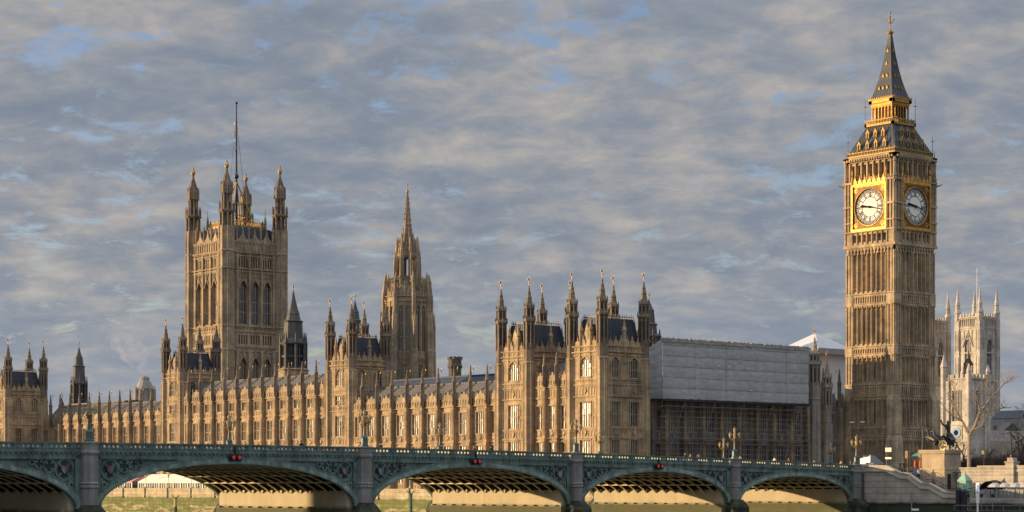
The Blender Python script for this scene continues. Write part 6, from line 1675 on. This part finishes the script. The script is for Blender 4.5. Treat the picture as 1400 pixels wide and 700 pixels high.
def shrub(px, d, w, h, lab, seed, m_):
    rnd = random.Random(seed); x, y = at(px, d); mb = MB()
    for k in range(420):
        a = rnd.uniform(0, 2*math.pi); r = w*math.sqrt(rnd.random()); top = h*(1 - (r/w)**2*.55)*rnd.uniform(.55, 1.0)
        bx, by = x + r*.4*math.cos(a), y + r*.4*math.sin(a); p = (bx, by, 10.9); q = (x + r*math.cos(a) + rnd.gauss(0, .2), y + r*math.sin(a) + rnd.gauss(0, .2), 10.9 + top)
        m1 = tuple((p[i] + q[i])/2 + (rnd.gauss(0, .15) if i < 2 else .3) for i in range(3)); mb.tube(p, m1, .04, .03, 3, False); mb.tube(m1, q, .03, .014, 3, False)
        for j in range(2): mb.tube(m1, (m1[0] + rnd.gauss(0, .5), m1[1] + rnd.gauss(0, .5), m1[2] + rnd.uniform(.2, 1.0)), .02, .01, 3, False)
    o = solo('shrub', mb, m_, lab, 'shrub', GB, (x, y, 10.9))
for i, (px, d, w, h, lab) in enumerate(((1324, 372, 2.6, 3.6, 'shrub filling the gap right of the plinth'), (1337, 380, 2.5, 4.2, 'reddish shrub directly behind the pale plane tree trunk'), (1351, 385, 2.8, 4.6, 'brown shrub right of the pale plane tree'), (1366, 378, 2.6, 4.2, 'dark shrub left of the square pier'), (1382, 390, 3.0, 4.6, 'tangled shrub behind the square pier'), (1397, 380, 2.8, 5.0, 'shrub at the right edge above the lit coping'))):
    shrub(px, d, w, h, lab, 70 + i, 'twig' if i % 2 else 'bark_dark')
def house(px, d, w, h, lab, m_):
    x, y = at(px, d); t = thing('town_house', (x, y, 10.9), lab, 'house', 'far buildings at the right edge')
    q = MB(); q.box(x - 4, x + 4, y - w/2, y + w/2, 10.9, 10.9 + h); part('wall', q, m_, t)
    q = MB(); q.add([(x - 4.2, y - w/2, 10.9 + h), (x + 4.2, y - w/2, 10.9 + h), (x + 4.2, y + w/2, 10.9 + h), (x - 4.2, y + w/2, 10.9 + h), (x, y - w/2, 10.9 + h + 2.5), (x, y + w/2, 10.9 + h + 2.5)], [(0,3,5,4), (1,4,5,2), (0,4,1), (2,5,3)]); part('roof', q, 'dark_slate', t)
    for k in range(int(w/3)):
        for j in range(int(h/3.4)):
            q = MB(FE(x + 4, y)); u = -w/2 + 1.5 + 3*k; q.box(u - .5, u + .5, 0, .04, 12.3 + 3.3*j, 14.0 + 3.3*j); part('window', q, 'glass', t)
house(1386, 640, 11, 18.5, 'dark far building low at the right beside the abbey tower', 'granite'); house(1379, 600, 2.6, 13.5, 'small sunlit pinkish house front before the dark far building', 'brick_brown')

# ------------------------------------------------------------------ people on the bridge and the stair
def person_mesh(seed, coat, pose):
    rnd = random.Random(seed); st = {'walk': .18, 'stand': .04}[pose]
    P = [(0,0,.95),(0,0,1.18),(0,0,1.42),(0,0,1.52),(.02,0,1.66),(.03,0,1.74),(st,.10,.50),(-.02+st*.9,.10,.08),(.12+st*.9,.10,.04),(-st,-.10,.52),(-st*1.6,-.10,.10),(-st*1.6+.13,-.10,.05),
         (0,.21,1.40),(-st*.7,.25,1.12),(.05-st*.3,.24,.88),(0,-.21,1.40),(st*.7,-.25,1.12),(.08+st,-.24,.90)]
    E = [(0,1),(1,2),(2,3),(3,4),(4,5),(0,6),(6,7),(7,8),(0,9),(9,10),(10,11),(2,12),(12,13),(13,14),(2,15),(15,16),(16,17)]
    Rr = [.16,.16,.17,.065,.095,.085,.09,.06,.045,.09,.06,.045,.075,.055,.042,.075,.055,.042]
    def mf(c): return 2 if c.z < .90 else (1 if c.z < 1.50 and not (abs(c.y) > .2 and c.z < .93) else 0)
    return skin_mesh('person', P, E, Rr, ['skin', coat, 'trousers'], sub=1, matfn=mf)
HAIR = MB(); HAIR.lathe(-.015, 0, [(.02, 1.80), (.095, 1.80), (.112, 1.74), (.115, 1.68), (.10, 1.62)][::-1], 10); HAIR_D = HAIR.data('hair', 'hair')
def person(loc, rz, coat, pose, lab, seed, grp='pedestrians on the bridge'):
    o = put('person', person_mesh(seed, coat, pose), None, loc, rz); tag(o, lab, 'person', grp); put('hair', HAIR_D, o, loc, 0)
    return o
def onb(px, n):
    k = (px - 700)/2820; a_, b_ = 2388/3695.3, 2820/3695.3
    lo, hi = -40.0, 200.0
    for _ in range(50):
        m_ = (lo + hi)/2; x, y, _z = BR(m_, n, 0); dx, dy = x - 251.2, y - 272
        if (-b_*dx + a_*dy)/(-a_*dx - b_*dy) < k: lo = m_
        else: hi = m_
    return lo
for i, (px, n, coat, pose, lab) in enumerate(((412, -1.6, 'coat_black', 'walk', 'dark coated person leaning at the parapet below the middle palace range'), (520, -1.4, 'coat_black', 'walk', 'dark coated person just right of the lamp by the inner tower'), (492.5, -3.0, 'coat_red', 'walk', 'person in dark red just left of the lamp by the inner tower'),
        (648, -1.7, 'coat_red', 'walk', 'person in a dark red coat above the second red signal lights'), (671, -1.4, 'coat_black', 'stand', 'taller dark coated person right of the one in dark red'), (937, -1.5, 'coat_black', 'walk', 'person in black with a bare head before the scaffold'), (944, -2.4, 'coat_grey', 'walk', 'short grey figure beside the person in black before the scaffold'),
        (955, -1.6, 'coat_tan', 'walk', 'person in a tan coat walking before the scaffold'), (1012, -1.7, 'coat_tan', 'stand', 'person in tan right behind the gilded near lamp'), (1059, -2.2, 'coat_white', 'walk', 'person in white halfway along the last arch'), (1078.5, -1.5, 'coat_red', 'walk', 'person in reddish coat over the last arch'),
        (1150, -1.4, 'coat_tan', 'walk', 'person in tan close to the bridge end'), (1113, -1.8, 'amber', 'stand', 'person in a yellow tabard over the last arch'), (1163, -2.0, 'coat_navy', 'walk', 'person in navy beside the end lamp'))):
    s = onb(px, n); person(BR(s, n, deck(s) - 1.15), (R(5.5) if i % 2 else R(185.5)), coat, pose, lab, 100 + i)
for x, y, coat, lab in ((-4.4, 68.0, 'coat_white', 'person in white coming down the stair'), (-4.8, 70.6, 'coat_grey', 'person in grey on the stair below the stall'), (-5.2, 66.0, 'coat_black', 'person in black at the top of the stair'), (-9.5, 61.0, 'coat_black', 'dark figure waiting by the souvenir stall'), (-12, 58.2, 'coat_navy', 'dark figure on the pavement right of the kiosk')):
    z = max(7.0, pl(STEP, y) - 1.0) if x > -6.3 else 10.95
    person((x, y, z), R(90), coat, 'walk', lab, int(abs(x*y)), 'people by the stair')
# ------------------------------------------------------------------ unseen block on the near bank, added up sun to shade the left bridge arch
hb = thing('added_shade_block', (246, -25, 2), 'unseen brick block in place of the hospital, added on the opposite river bank to shade the left arch', 'building')
q = MB(); q.box(226, 262, -48, -6, -1, 33); part('wall', q, 'brick_brown', hb)
q = MB(); q.add([(225.5, -48.5, 33), (262.5, -48.5, 33), (262.5, -5.5, 33), (225.5, -5.5, 33), (244, -40, 40), (244, -14, 40)], [(0,1,4), (1,2,5,4), (2,3,5), (3,0,4,5)]); part('roof', q, 'dark_slate', hb)
wd_ = None
for k in range(8):
    for j in range(6):
        if wd_ is None: q = MB(LOCAL); q.box(-.8, .8, -.02, .05, 0, 2.6); wd_ = q.data('window', 'glass')
        put('window', wd_, hb, (225.97, -44 + 5*k, 6 + 4.4*j), math.pi/2)
# ------------------------------------------------------------------ steam from the domed turret
me = MB(); me.lathe(-34.6, -219.8, [(.5, 38.6), (2.2, 40.5), (4.2, 43), (5.2, 46), (3.5, 49), (.5, 50.5)], 16)
me.v = [(x - (z - 38.6)*.55*.763*-1.0*.0 + (z - 38.6)*.42, y - (z - 38.6)*.36, z) for x, y, z in me.v]
sm = bpy.data.materials.new('steam'); sm.use_nodes = True; nt = sm.node_tree; nt.nodes.clear()
o_ = nt.nodes.new('ShaderNodeOutputMaterial'); pv = nt.nodes.new('ShaderNodeVolumePrincipled'); nt.links.new(pv.outputs[0], o_.inputs['Volume'])
pv.inputs['Color'].default_value = (.95, .95, .97, 1); nn = nt.nodes.new('ShaderNodeTexNoise'); nn.inputs['Scale'].default_value = .38; nn.inputs['Detail'].default_value = 4
g_ = nt.nodes.new('ShaderNodeNewGeometry'); nt.links.new(g_.outputs['Position'], nn.inputs['Vector'])
mr = nt.nodes.new('ShaderNodeMapRange'); mr.inputs[1].default_value = .46; mr.inputs[2].default_value = .72; mr.inputs[3].default_value = 0; mr.inputs[4].default_value = .12
nt.links.new(nn.outputs[0], mr.inputs[0]); nt.links.new(mr.outputs[0], pv.inputs['Density']); MAT['steam'] = sm
o = solo('steam', me, 'steam', 'faint white steam drifting from the domed turret', 'steam'); o['kind'] = 'stuff'
